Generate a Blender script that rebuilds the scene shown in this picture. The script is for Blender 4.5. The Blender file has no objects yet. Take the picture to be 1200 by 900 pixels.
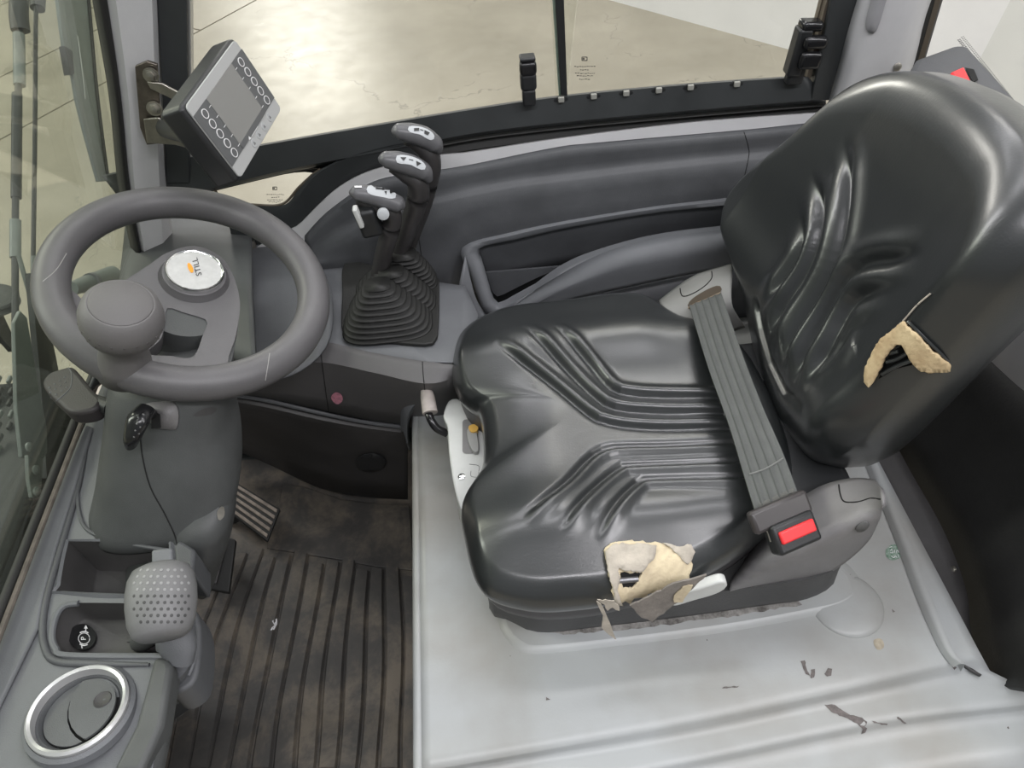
import bpy, bmesh, math, random
import numpy as np
from mathutils import Vector, Matrix, Euler
from mathutils.bvhtree import BVHTree
from mathutils.geometry import delaunay_2d_cdt
random.seed(7); rng = np.random.default_rng(7)
S = bpy.context.scene
COL = S.collection
PI = math.pi
# ---------------------------------------------------------------- camera
FPX = 900.0
CAM = Vector((0.0, 0.0, 1.35))
def cam_axes():
    dy = Vector((480-600, -(-500-450), -FPX)).normalized()
    dx = 70.0
    oy = (FPX*FPX+(480-600)*dx)/(-(-500-450))
    dz = -Vector((dx, -oy, -FPX)).normalized()
    ax = dy.cross(dz).normalized()
    return Matrix((ax, dy, dz))
RW = cam_axes()
cd = bpy.data.cameras.new('camera'); co = bpy.data.objects.new('camera', cd); COL.objects.link(co)
cd.sensor_width = 36; cd.lens = 36*FPX/1200; cd.clip_start = .02; cd.clip_end = 200
co.matrix_world = Matrix.Translation(CAM) @ RW.to_4x4()
S.camera = co
# ---------------------------------------------------------------- light and exposure
S.view_settings.view_transform = 'Standard'; S.view_settings.look = 'None'
S.view_settings.gamma = 1; S.view_settings.use_curve_mapping = False
S.view_settings.exposure = 0.0
w = bpy.data.worlds.new('world'); S.world = w; w.use_nodes = True
w.node_tree.nodes['Background'].inputs[0].default_value = (.93, .97, 1, 1)
w.node_tree.nodes['Background'].inputs[1].default_value = .34
def area(name, loc, target, sx, sy, power, col=(1, 1, 1)):
    l = bpy.data.lights.new(name, 'AREA'); l.shape = 'RECTANGLE'; l.size = sx; l.size_y = sy; l.energy = power; l.color = col
    o = bpy.data.objects.new(name, l); COL.objects.link(o); o.location = loc
    o.rotation_euler = (Vector(target)-Vector(loc)).to_track_quat('-Z', 'Y').to_euler()
    return o
area('hall_or_fill_lamp', (-3.6, 18.5, 5.2), (-2, 5, 0), 2.2, 1.0, 420, (1, .97, .9))
area('hall_or_fill_lamp', (.3, 3.7, 5.2), (.3, .8, 0), 5.5, .25, 75, (.98, .97, 1))
area('hall_or_fill_lamp', (.3, 1.5, 5.2), (.3, .8, 0), 5.5, .25, 75, (.98, .97, 1))
area('hall_or_fill_lamp', (.6, -2.4, 5.2), (.3, .8, 0), 5.5, .4, 190, (.98, .96, 1))
area('hall_or_fill_lamp', (3.6, -1.5, 4.6), (.3, .8, 0), .5, 5, 130, (1, .98, 1))
area('hall_or_fill_lamp', (-6.5, 1.5, 4.6), (.3, .8, 0), .6, 5, 240, (1, .99, 1))  # added fill from the front to brighten the backrest face, no known fixture
area('hall_or_fill_lamp', (-6.0, 6.0, 5.5), (-3.0, 5.0, 0), 4, 1.5, 330, (1, .97, .9))  # added fill to lift the floor seen through the windscreen
area('hall_or_fill_lamp', (3.0, 5.0, 5.5), (3, 6, 0), 4, 1.5, 170, (1, .97, .9))

# ---------------------------------------------------------------- pixel -> point on a real plane
def ray(px, py): return (RW @ Vector((px-600, -(py-450), -FPX))).normalized()
def P(px, py, x=None, y=None, z=None, pl=None):
    d = ray(px, py)
    if z is not None: return CAM+d*((z-CAM.z)/d.z)
    if y is not None: return CAM+d*((y-CAM.y)/d.y)
    if x is not None: return CAM+d*((x-CAM.x)/d.x)
    o, n = pl
    return CAM+d*((o-CAM).dot(n)/d.dot(n))
def toPx(p):
    v = RW.transposed() @ (Vector(p)-CAM); return 600+FPX*v.x/-v.z, 450-FPX*v.y/-v.z
def rect3d(q, dist):
    r = [ray(*p) for p in q]
    M = np.array([[r[0][i], r[2][i], -r[1][i], -r[3][i]] for i in range(3)])
    v = np.linalg.svd(M)[2][-1]; v = v/v.mean()*dist
    return [CAM+r[i]*v[i] for i in range(4)]
# ---------------------------------------------------------------- materials
MATS = {}
def mat(name, col, rough=.5, metal=0, bump=0, bscale=60, var=0, vscale=6, coat=0, spec=.5, tint=None, stretch=None, detail=6):
    if name in MATS: return MATS[name]
    m = bpy.data.materials.new(name); m.use_nodes = True; nt = m.node_tree; b = nt.nodes['Principled BSDF']
    b.inputs['Base Color'].default_value = (*col, 1); b.inputs['Roughness'].default_value = rough; b.inputs['Coat Roughness'].default_value = .24
    b.inputs['Metallic'].default_value = metal; b.inputs['Specular IOR Level'].default_value = spec
    b.inputs['Coat Weight'].default_value = coat
    tc = nt.nodes.new('ShaderNodeTexCoord')
    mp = nt.nodes.new('ShaderNodeMapping'); nt.links.new(tc.outputs['Object'], mp.inputs[0])
    if stretch: mp.inputs['Scale'].default_value = stretch
    if var:
        n = nt.nodes.new('ShaderNodeTexNoise'); n.inputs['Scale'].default_value = vscale; n.inputs['Detail'].default_value = detail
        n.inputs['Roughness'].default_value = .65
        nt.links.new(mp.outputs[0], n.inputs['Vector'])
        r = nt.nodes.new('ShaderNodeValToRGB'); r.color_ramp.elements[0].position = .35; r.color_ramp.elements[1].position = .68
        c2 = tint if tint else tuple(c*(1+var) for c in col)
        c1 = tuple(c*(1-var*.6) for c in col)
        r.color_ramp.elements[0].color = (*c1, 1); r.color_ramp.elements[1].color = (*c2, 1)
        nt.links.new(n.outputs['Fac'], r.inputs[0]); nt.links.new(r.outputs[0], b.inputs['Base Color'])
        mr = nt.nodes.new('ShaderNodeMapRange'); mr.inputs[3].default_value = max(.02, rough-.07); mr.inputs[4].default_value = min(1, rough+.1)
        nt.links.new(n.outputs['Fac'], mr.inputs[0]); nt.links.new(mr.outputs[0], b.inputs['Roughness'])
    if bump:
        n2 = nt.nodes.new('ShaderNodeTexNoise'); n2.inputs['Scale'].default_value = bscale; n2.inputs['Detail'].default_value = 4
        nt.links.new(mp.outputs[0], n2.inputs['Vector'])
        bp = nt.nodes.new('ShaderNodeBump'); bp.inputs['Strength'].default_value = bump; bp.inputs['Distance'].default_value = .002
        nt.links.new(n2.outputs['Fac'], bp.inputs['Height']); nt.links.new(bp.outputs[0], b.inputs['Normal'])
    MATS[name] = m; return m
trimm = mat('dark_trim_plastic', (.075, .078, .083), .5, bump=.25, bscale=900, var=.25, vscale=7)
trimd = mat('darker_trim_plastic', (.052, .05, .05), .55, bump=.2, bscale=900, var=.35, vscale=8)
consm = mat('console_plastic', (.125, .13, .138), .5, bump=.25, bscale=900, var=.15, vscale=7)
pocketm = mat('pocket_black', (.002, .0022, .0022), .8, spec=.1)
blackm = mat('black_plastic', (.016, .017, .018), .42, bump=.1, bscale=600)
rubber = mat('black_rubber', (.014, .014, .013), .6, bump=.2, bscale=300)
framem = mat('window_frame_paint', (.03, .033, .034), .42, var=.2, vscale=10)
greyp = mat('pale_grey_body_paint', (.5, .5, .505), .4, var=.06, vscale=9, bump=.1, bscale=150)
wheelm = mat('wheel_polyurethane', (.095, .092, .095), .42, bump=.12, bscale=700, var=.15, vscale=9)
knobm = mat('knob_rubber', (.125, .12, .12), .55, bump=.1, bscale=500)
colm = mat('column_plastic', (.062, .065, .065), .5, bump=.2, bscale=900, var=.22, vscale=9)
metal = mat('scuffed_steel', (.42, .4, .36), .35, metal=1, var=.3, vscale=30)
chrome = mat('chrome', (.8, .8, .8), .12, metal=1)
silver = mat('silver_plastic', (.36, .365, .36), .45)
whitep = mat('white_plastic', (.52, .53, .51), .4, var=.08, vscale=20)
coverm = mat('seat_cover_plastic', (.17, .165, .165), .45, bump=.2, bscale=700, var=.18, vscale=10)
beltm = mat('belt_webbing', (.095, .1, .095), .75, bump=.5, bscale=1400, var=.12, vscale=40)
beltd = mat('belt_webbing_groove', (.07, .075, .07), .8, bump=.4, bscale=1400)
foam = mat('yellow_foam', (.62, .52, .36), .9, bump=.5, bscale=200, var=.25, vscale=30, tint=(.72, .62, .42))
tornm = mat('torn_leather_backing', (.42, .38, .32), .9, bump=.4, bscale=300, var=.25, vscale=40)
tornd = mat('torn_leather_brown', (.2, .18, .16), .85, bump=.4, bscale=300, var=.3, vscale=40)
redm = mat('red_plastic', (.75, .03, .035), .4)
blackgloss = mat('black_gloss', (.01, .01, .011), .2)
lcd = mat('lcd_glass', (.2, .2, .19), .25)
keyd = mat('keypad_grey', (.09, .093, .095), .45)
whiteink = mat('white_ink', (.7, .7, .7), .5)
blackink = mat('black_ink', (.02, .02, .02), .5)
orange = mat('orange_ink', (.85, .33, .03), .4)
amber = mat('amber_plastic', (.6, .36, .08), .4)
pinkm = mat('pink_sticker', (.6, .25, .32), .5, var=.4, vscale=120)
greenm = mat('green_sticker', (.05, .17, .09), .5, var=.3, vscale=260, tint=(.36, .42, .37))
bronze = mat('bronze_seal', (.12, .1, .075), .45)
mastm = mat('mast_grey_green', (.15, .17, .16), .4, var=.2, vscale=12)
mastd = mat('mast_dark', (.03, .033, .032), .5, var=.4, vscale=20)
mastb = mat('mast_well', (.012, .015, .014), .6, var=.4, vscale=12)
wallm = mat('hall_wall', (.72, .72, .7), .8, var=.05, vscale=2)
gapm = mat('gap_dark', (.006, .006, .006), .9)

def leather():
    m = mat('black_vinyl', (.0155, .0175, .018), .3)
    nt = m.node_tree; b = nt.nodes['Principled BSDF']; L = nt.links.new
    tc = nt.nodes.new('ShaderNodeTexCoord')
    v = nt.nodes.new('ShaderNodeTexVoronoi'); v.feature = 'DISTANCE_TO_EDGE'; v.inputs['Scale'].default_value = 300
    n = nt.nodes.new('ShaderNodeTexNoise'); n.inputs['Scale'].default_value = 90; n.inputs['Detail'].default_value = 6
    mp = nt.nodes.new('ShaderNodeMapping'); mp.inputs['Scale'].default_value = (1, 3, 1); mp.inputs['Rotation'].default_value = (0, 0, .6)
    L(tc.outputs['Object'], v.inputs['Vector']); L(tc.outputs['Object'], mp.inputs[0]); L(mp.outputs[0], n.inputs['Vector'])
    b1 = nt.nodes.new('ShaderNodeBump'); b1.inputs['Strength'].default_value = .16; b1.inputs['Distance'].default_value = .0007
    b2 = nt.nodes.new('ShaderNodeBump'); b2.inputs['Strength'].default_value = .14; b2.inputs['Distance'].default_value = .001
    L(v.outputs['Distance'], b1.inputs['Height']); L(n.outputs['Fac'], b2.inputs['Height']); L(b1.outputs[0], b2.inputs['Normal']); L(b2.outputs[0], b.inputs['Normal'])
    n2 = nt.nodes.new('ShaderNodeTexNoise'); n2.inputs['Scale'].default_value = 7; n2.inputs['Detail'].default_value = 8
    L(tc.outputs['Object'], n2.inputs['Vector'])
    mr = nt.nodes.new('ShaderNodeMapRange'); mr.inputs[1].default_value = .3; mr.inputs[2].default_value = .7; mr.inputs[3].default_value = .31; mr.inputs[4].default_value = .4
    L(n2.outputs['Fac'], mr.inputs[0]); L(mr.outputs[0], b.inputs['Roughness'])
    return m
vinyl = leather(); vinyl.node_tree.nodes['Principled BSDF'].inputs['Coat Weight'].default_value = .7; vinyl.node_tree.nodes['Principled BSDF'].inputs['Specular IOR Level'].default_value = .7

def concrete():
    m = mat('polished_concrete', (.36, .33, .27), .3)
    nt = m.node_tree; b = nt.nodes['Principled BSDF']; L = nt.links.new
    tc = nt.nodes.new('ShaderNodeTexCoord')
    n = nt.nodes.new('ShaderNodeTexNoise'); n.inputs['Scale'].default_value = 1.1; n.inputs['Detail'].default_value = 9; n.inputs['Roughness'].default_value = .65
    n2 = nt.nodes.new('ShaderNodeTexNoise'); n2.inputs['Scale'].default_value = 9; n2.inputs['Detail'].default_value = 5
    L(tc.outputs['Object'], n.inputs['Vector']); L(tc.outputs['Object'], n2.inputs['Vector'])
    r = nt.nodes.new('ShaderNodeValToRGB'); r.color_ramp.elements[0].position = .3; r.color_ramp.elements[1].position = .75
    r.color_ramp.elements[0].color = (.27, .245, .19, 1); r.color_ramp.elements[1].color = (.42, .385, .31, 1)
    L(n.outputs['Fac'], r.inputs[0])
    v = nt.nodes.new('ShaderNodeTexVoronoi'); v.feature = 'DISTANCE_TO_EDGE'; v.inputs['Scale'].default_value = 1.1; 
    mx = nt.nodes.new('ShaderNodeVectorMath'); mx.operation = 'MULTIPLY_ADD'
    L(n2.outputs['Color'], mx.inputs[0]); mx.inputs[1].default_value = (.25, .25, 0); L(tc.outputs['Object'], mx.inputs[2]); L(mx.outputs[0], v.inputs['Vector'])
    lt = nt.nodes.new('ShaderNodeMath'); lt.operation = 'LESS_THAN'; lt.inputs[1].default_value = .0035; L(v.outputs['Distance'], lt.inputs[0])
    gt = nt.nodes.new('ShaderNodeMath'); gt.operation = 'GREATER_THAN'; gt.inputs[1].default_value = .52; L(n.outputs['Fac'], gt.inputs[0])
    ml = nt.nodes.new('ShaderNodeMath'); ml.operation = 'MULTIPLY'; L(lt.outputs[0], ml.inputs[0]); L(gt.outputs[0], ml.inputs[1])
    ml2 = nt.nodes.new('ShaderNodeMath'); ml2.operation = 'MULTIPLY'; L(ml.outputs[0], ml2.inputs[0]); ml2.inputs[1].default_value = .45
    mix = nt.nodes.new('ShaderNodeMixRGB'); L(ml2.outputs[0], mix.inputs[0]); L(r.outputs[0], mix.inputs[1]); mix.inputs[2].default_value = (.12, .11, .09, 1)
    L(mix.outputs[0], b.inputs['Base Color'])
    mr = nt.nodes.new('ShaderNodeMapRange'); mr.inputs[3].default_value = .3; mr.inputs[4].default_value = .42; L(n2.outputs['Fac'], mr.inputs[0]); L(mr.outputs[0], b.inputs['Roughness'])
    bp = nt.nodes.new('ShaderNodeBump'); bp.inputs['Strength'].default_value = .02; bp.inputs['Distance'].default_value = .01; L(n2.outputs['Fac'], bp.inputs['Height']); L(bp.outputs[0], b.inputs['Normal'])
    return m
concm = concrete()

def hood_paint():
    m = mat('worn_grey_hood_paint', (.5, .52, .52), .38)
    nt = m.node_tree; b = nt.nodes['Principled BSDF']; L = nt.links.new
    tc = nt.nodes.new('ShaderNodeTexCoord')
    n = nt.nodes.new('ShaderNodeTexNoise'); n.inputs['Scale'].default_value = 5; n.inputs['Detail'].default_value = 7
    L(tc.outputs['Object'], n.inputs['Vector'])
    r = nt.nodes.new('ShaderNodeValToRGB'); r.color_ramp.elements[0].position = .34; r.color_ramp.elements[1].position = .6
    r.color_ramp.elements[0].color = (.275, .268, .245, 1); r.color_ramp.elements[1].color = (.375, .39, .39, 1)
    L(n.outputs['Fac'], r.inputs[0])
    n2 = nt.nodes.new('ShaderNodeTexNoise'); n2.inputs['Scale'].default_value = 48; n2.inputs['Detail'].default_value = 3
    L(tc.outputs['Object'], n2.inputs['Vector'])
    gt = nt.nodes.new('ShaderNodeMath'); gt.operation = 'GREATER_THAN'; gt.inputs[1].default_value = .755; L(n2.outputs['Fac'], gt.inputs[0])
    mix = nt.nodes.new('ShaderNodeMixRGB'); L(gt.outputs[0], mix.inputs[0]); L(r.outputs[0], mix.inputs[1]); mix.inputs[2].default_value = (.09, .08, .07, 1)
    L(mix.outputs[0], b.inputs['Base Color'])
    n3 = nt.nodes.new('ShaderNodeTexNoise'); n3.inputs['Scale'].default_value = 260; L(tc.outputs['Object'], n3.inputs['Vector'])
    bp = nt.nodes.new('ShaderNodeBump'); bp.inputs['Strength'].default_value = .12; bp.inputs['Distance'].default_value = .001; L(n3.outputs['Fac'], bp.inputs['Height']); L(bp.outputs[0], b.inputs['Normal'])
    return m
hoodm = hood_paint()

def mat_rubber():
    m = mat('dirty_mat_rubber', (.05, .048, .045), .55)
    nt = m.node_tree; b = nt.nodes['Principled BSDF']; L = nt.links.new
    tc = nt.nodes.new('ShaderNodeTexCoord')
    n = nt.nodes.new('ShaderNodeTexNoise'); n.inputs['Scale'].default_value = 9; n.inputs['Detail'].default_value = 8; n.inputs['Roughness'].default_value = .7; n.inputs['Distortion'].default_value = .25
    mp = nt.nodes.new('ShaderNodeMapping'); mp.inputs['Scale'].default_value = (1.0, .9, 1)
    L(tc.outputs['Object'], mp.inputs[0]); L(mp.outputs[0], n.inputs['Vector'])
    sx = nt.nodes.new('ShaderNodeSeparateXYZ'); L(tc.outputs['Object'], sx.inputs[0])
    g = nt.nodes.new('ShaderNodeMapRange'); g.inputs[1].default_value = -.5; g.inputs[2].default_value = -.2; g.inputs[3].default_value = -.14; g.inputs[4].default_value = .1; L(sx.outputs[0], g.inputs[0])
    ad = nt.nodes.new('ShaderNodeMath'); ad.operation = 'ADD'; L(n.outputs['Fac'], ad.inputs[0]); L(g.outputs[0], ad.inputs[1])
    r = nt.nodes.new('ShaderNodeValToRGB'); e = r.color_ramp.elements; e[0].position = .4; e[1].position = .72
    e[0].color = (.03, .0295, .029, 1); e[1].color = (.13, .11, .085, 1); k = e.new(.57); k.color = (.055, .051, .046, 1)
    L(ad.outputs[0], r.inputs[0]); L(r.outputs[0], b.inputs['Base Color'])
    return m
matm = mat_rubber()

def glass(name, tint, refl=1.0, dirt=.03):
    m = bpy.data.materials.new(name); m.use_nodes = True; nt = m.node_tree; L = nt.links.new
    for n in list(nt.nodes): nt.nodes.remove(n)
    o = nt.nodes.new('ShaderNodeOutputMaterial'); t = nt.nodes.new('ShaderNodeBsdfTransparent'); t.inputs[0].default_value = (*tint, 1)
    g = nt.nodes.new('ShaderNodeBsdfGlossy'); g.inputs['Roughness'].default_value = .01
    f = nt.nodes.new('ShaderNodeFresnel'); ge = nt.nodes.new('ShaderNodeNewGeometry'); io = nt.nodes.new('ShaderNodeMapRange'); io.inputs[3].default_value = 1.5; io.inputs[4].default_value = 1/1.5; L(ge.outputs['Backfacing'], io.inputs[0]); L(io.outputs[0], f.inputs[0])
    ml = nt.nodes.new('ShaderNodeMath'); ml.operation = 'MULTIPLY'; ml.inputs[1].default_value = refl; L(f.outputs[0], ml.inputs[0])
    mx = nt.nodes.new('ShaderNodeMixShader'); L(ml.outputs[0], mx.inputs[0]); L(t.outputs[0], mx.inputs[1]); L(g.outputs[0], mx.inputs[2])
    d = nt.nodes.new('ShaderNodeBsdfDiffuse'); d.inputs[0].default_value = (.6, .6, .55, 1)
    m2 = nt.nodes.new('ShaderNodeMixShader'); m2.inputs[0].default_value = dirt; L(mx.outputs[0], m2.inputs[1]); L(d.outputs[0], m2.inputs[2])
    L(m2.outputs[0], o.inputs[0]); return m
glassm = glass('clear_glass', (.97, .975, .96), .8, .01)
glassg = glass('green_tinted_glass', (.92, .95, .88), 1.0, .03)

# ---------------------------------------------------------------- object helpers
WL = {}
def wloc(o): return WL.get(o.name, Vector((0, 0, 0)))
def thing(name, label, cat, loc, group=None, kind=None):
    o = bpy.data.objects.new(name, None); COL.objects.link(o); o.location = loc; o.empty_display_size = .05
    WL[o.name] = Vector(loc); o['label'] = label; o['category'] = cat
    if group: o['group'] = group
    if kind: o['kind'] = kind
    return o
def tag(o, label=None, cat=None, group=None, kind=None):
    if label: o['label'] = label
    if cat: o['category'] = cat
    if group: o['group'] = group
    if kind: o['kind'] = kind
    return o
def obj(name, bm, m, parent=None, smooth=True, label=None, solid=0, bevel=0, sub=0, ang=40, keep=False):
    me = bpy.data.meshes.new(name); 
    if not keep: bmesh.ops.recalc_face_normals(bm, faces=bm.faces)
    off = wloc(parent) if parent else Vector((0, 0, 0))
    if parent is None and len(bm.verts):
        cs = [v.co for v in bm.verts]; off = Vector(((min(c.x for c in cs)+max(c.x for c in cs))/2, (min(c.y for c in cs)+max(c.y for c in cs))/2, min(c.z for c in cs)))
    if off.length: bmesh.ops.translate(bm, verts=bm.verts, vec=-off)
    bm.to_mesh(me); bm.free()
    me.materials.append(m)
    if smooth: me.shade_smooth()
    o = bpy.data.objects.new(name, me); COL.objects.link(o)
    if parent: o.parent = parent
    else: o.location = off
    WL[o.name] = off
    if solid:
        s = o.modifiers.new('solid', 'SOLIDIFY'); s.thickness = solid; s.offset = -1
    if bevel:
        b = o.modifiers.new('bevel', 'BEVEL'); b.width = bevel; b.segments = 3; b.limit_method = 'ANGLE'; b.angle_limit = math.radians(35)
    if sub:
        s = o.modifiers.new('sub', 'SUBSURF'); s.levels = sub; s.render_levels = sub
    if smooth and ang < 180:
        me2 = o.data
        bm2 = bmesh.new(); bm2.from_mesh(me2)
        for e in bm2.edges:
            if len(e.link_faces) == 2 and e.calc_face_angle(0) > math.radians(ang): e.smooth = False
        bm2.to_mesh(me2); bm2.free()
    if label: o['label'] = label
    return o
def cr(pts, n, closed=False):
    """Catmull-Rom through pts, n samples evenly by chord length"""
    pts = [Vector(p) for p in pts]; k = len(pts)
    if k == 2 and not closed: return [pts[0].lerp(pts[1], i/(n-1)) for i in range(n)]
    dense = []; segs = k if closed else k-1
    for i in range(segs):
        if closed: p0, p1, p2, p3 = pts[i-1], pts[i], pts[(i+1) % k], pts[(i+2) % k]
        else: p0 = pts[max(i-1, 0)]; p1 = pts[i]; p2 = pts[i+1]; p3 = pts[min(i+2, k-1)]
        for j in range(12):
            t = j/12; dense.append(.5*((2*p1)+(p2-p0)*t+(2*p0-5*p1+4*p2-p3)*t*t+(3*p1-p0-3*p2+p3)*t**3))
    dense.append(pts[0].copy() if closed else pts[-1])
    L = [0]
    for a, b in zip(dense, dense[1:]): L.append(L[-1]+(b-a).length)
    out = []; j = 0; tot = L[-1]; m = n if closed else n-1
    for i in range(n):
        s = tot*i/m
        while j < len(L)-2 and L[j+1] < s: j += 1
        d = L[j+1]-L[j]; out.append(dense[j].lerp(dense[j+1], (s-L[j])/d if d > 1e-9 else 0))
    return out
def grid(rows, closed=False, cap=False):
    bm = bmesh.new(); V = [[bm.verts.new(p) for p in r] for r in rows]; n = len(rows[0])
    for a, b in zip(V, V[1:]):
        for i in range(n if closed else n-1):
            j = (i+1) % n
            try: bm.faces.new((a[i], a[j], b[j], b[i]))
            except ValueError: pass
    if cap:
        for r in (V[0], V[-1]):
            try: bm.faces.new(r)
            except ValueError: pass
    return bm
def loft(rows, n=40, between=1, smooth_rows=False):
    R_ = [cr(r, n) if len(r) != n else [Vector(p) for p in r] for r in rows]
    if between > 1:
        cols = [cr([r[i] for r in R_], (len(R_)-1)*between+1) if smooth_rows else sum([[R_[k][i].lerp(R_[k+1][i], t/between) for t in range(between)] for k in range(len(R_)-1)], [])+[R_[-1][i]] for i in range(n)]
        R_ = [[c[k] for c in cols] for k in range(len(cols[0]))]
    return grid(R_)
def frame(axis, up=Vector((0, 0, 1))):
    a = axis.normalized(); u = up if abs(a.dot(up)) < .95 else Vector((1, 0, 0))
    x = u.cross(a).normalized(); y = a.cross(x).normalized()
    return x, y, a
def tube(pts, r, seg=14, n=None, cap=True, flat=1.0, up=Vector((0, 0, 1))):
    pts = [Vector(p) for p in pts]; k = len(pts); n = n or max(2, (k-1)*8+1)
    rr = r if isinstance(r, (list, tuple)) else [r]*k
    c = cr([(*p, ) for p in pts], n)
    # radii by interpolation along chord
    L = [0]
    for a, b in zip(pts, pts[1:]): L.append(L[-1]+(b-a).length)
    rows = []
    for i, p in enumerate(c):
        t = (c[min(i+1, n-1)]-c[max(i-1, 0)]).normalized(); s = L[-1]*i/(n-1)
        rad = float(np.interp(s, L, rr)); x, y, _ = frame(t, up)
        rows.append([p+x*math.cos(2*PI*q/seg)*rad+y*math.sin(2*PI*q/seg)*rad*flat for q in range(seg)])
    return grid(rows, True, cap)
def lathe(prof, o, axis, seg=40, up=Vector((0, 0, 1)), sx=1, sy=1, cap=True):
    x, y, a = frame(Vector(axis), up); o = Vector(o)
    rows = [[o+a*h+x*(math.cos(2*PI*q/seg)*r*sx)+y*(math.sin(2*PI*q/seg)*r*sy) for q in range(seg)] for r, h in prof]
    return grid(rows, True, cap)
def prism(poly, vec, inset=0):
    bm = bmesh.new(); poly = [Vector(p) for p in poly]; vec = Vector(vec)
    a = [bm.verts.new(p) for p in poly]; b = [bm.verts.new(p+vec) for p in poly]; n = len(poly)
    bm.faces.new(a); bm.faces.new(b[::-1])
    for i in range(n): bm.faces.new((a[i], a[(i+1) % n], b[(i+1) % n], b[i]))
    return bm
def box(c, s, rot=(0, 0, 0)):
    bm = bmesh.new(); bmesh.ops.create_cube(bm, size=1)
    bmesh.ops.transform(bm, verts=bm.verts, matrix=Matrix.Translation(c) @ Euler(rot).to_matrix().to_4x4() @ Matrix.Diagonal((*s, 1)))
    return bm
def boxf(c, ax, ay, az, s):
    bm = bmesh.new(); bmesh.ops.create_cube(bm, size=1)
    M = Matrix((ax*s[0], ay*s[1], az*s[2])).transposed().to_4x4()
    bmesh.ops.transform(bm, verts=bm.verts, matrix=Matrix.Translation(c) @ M); return bm
def join(*bms):
    out = bms[0]
    for b in bms[1:]:
        me = bpy.data.meshes.new('t'); b.to_mesh(me); out.from_mesh(me); b.free(); bpy.data.meshes.remove(me)
    return out
def inside(p, poly):
    x, y = p; c = False; n = len(poly)
    for i in range(n):
        x1, y1 = poly[i]; x2, y2 = poly[i-1]
        if (y1 > y) != (y2 > y) and x < (x2-x1)*(y-y1)/(y2-y1)+x1: c = not c
    return c
def tri2d(outline, holes=(), step=None):
    """triangulate a 2D outline with holes (+ inner grid points every `step`)"""
    vs = []; es = []
    for loop in [outline]+list(holes):
        s = len(vs); vs += [Vector(p[:2]) for p in loop]; es += [(s+i, s+(i+1) % len(loop)) for i in range(len(loop))]
    if step:
        xs = [p[0] for p in outline]; ys = [p[1] for p in outline]; y = min(ys)
        while y < max(ys):
            x = min(xs)
            while x < max(xs):
                q = (x+.01*step, y+.013*step)
                if inside(q, outline) and not any(inside(q, h) for h in holes): vs.append(Vector(q))
                x += step
            y += step
    v, e, f, *_ = delaunay_2d_cdt(vs, es, [], 0, 1e-6)
    tri = []
    for t in f:
        c = sum((v[i] for i in t), Vector((0, 0)))/3
        if inside(c, outline) and not any(inside(c, h) for h in holes): tri.append(t)
    return v, tri
def plate(outline, fn, holes=(), step=None):
    v, tri = tri2d(outline, holes, step); bm = bmesh.new(); V = [bm.verts.new(fn(*p)) for p in v]
    for t in tri:
        try: bm.faces.new([V[i] for i in t])
        except ValueError: pass
    for x in [x for x in bm.verts if not x.link_faces]: bm.verts.remove(x)
    return bm
def smooth2(pts, n=48):
    return [(p.x, p.y) for p in cr([(a, b, 0) for a, b in pts], n, True)]
def rrect(x0, y0, x1, y1, r, k=5):
    o = []
    for cx, cy, a in ((x1-r, y1-r, 0), (x0+r, y1-r, 90), (x0+r, y0+r, 180), (x1-r, y0+r, 270)):
        for i in range(k+1):
            t = math.radians(a+90*i/k); o.append((cx+r*math.cos(t), cy+r*math.sin(t)))
    return o
def quadmap(q):   # unit square -> 3D bilinear (q: four corners)
    q = [Vector(p) for p in q]
    return lambda u, v: (q[0]*(1-u)*(1-v)+q[1]*u*(1-v)+q[2]*u*v+q[3]*(1-u)*v)
def bvh(o):
    dg = bpy.context.evaluated_depsgraph_get(); dg.update()
    e = o.evaluated_get(dg); me = e.to_mesh(); off = wloc(o)
    t = BVHTree.FromPolygons([v.co+off for v in me.vertices], [tuple(p.vertices) for p in me.polygons]); e.to_mesh_clear(); return t
def hit(trees, px, py, off=.001):
    best = None
    for t in trees:
        h = t.ray_cast(CAM, ray(px, py))
        if h[0] is not None and (best is None or h[3] < best[3]): best = h
    if best is None: return None
    n = best[1]; n = n if n.dot(ray(px, py)) < 0 else -n
    return best[0]+n*off
def decal(trees, poly, off=.0008, step=None, holes=(), lift=None):
    v, tri = tri2d(poly, holes, step); bm = bmesh.new(); V = []
    for p in v:
        h = hit(trees, p[0], p[1], off+(lift(*p) if lift else 0)); V.append(bm.verts.new(h) if h else None)
    for t in tri:
        if all(V[i] for i in t):
            q = [V[i] for i in t]
            if max((q[0].co-q[1].co).length, (q[1].co-q[2].co).length, (q[0].co-q[2].co).length) > .08: continue
            try: bm.faces.new(q)
            except ValueError: pass
    for x in [x for x in bm.verts if not x.link_faces]: bm.verts.remove(x)
    return bm
def ragged(poly, amp=2.0, k=4):
    out = []
    for i in range(len(poly)):
        a = poly[i]; b = poly[(i+1) % len(poly)]; L = math.hypot(b[0]-a[0], b[1]-a[1]); m = max(1, int(L/k))
        for j in range(m):
            t = j/m; out.append((a[0]+(b[0]-a[0])*t+random.uniform(-amp, amp)*(j > 0), a[1]+(b[1]-a[1])*t+random.uniform(-amp, amp)*(j > 0)))
    return out
def line_on(trees, pts, r=.0008, off=.0, n=30, seg=6):
    c = cr([(a, b, 0) for a, b in pts], n); q = [hit(trees, p.x, p.y, off) for p in c]; q = [p for p in q if p]
    return tube(q, r, seg, n=len(q)*2)
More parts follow.
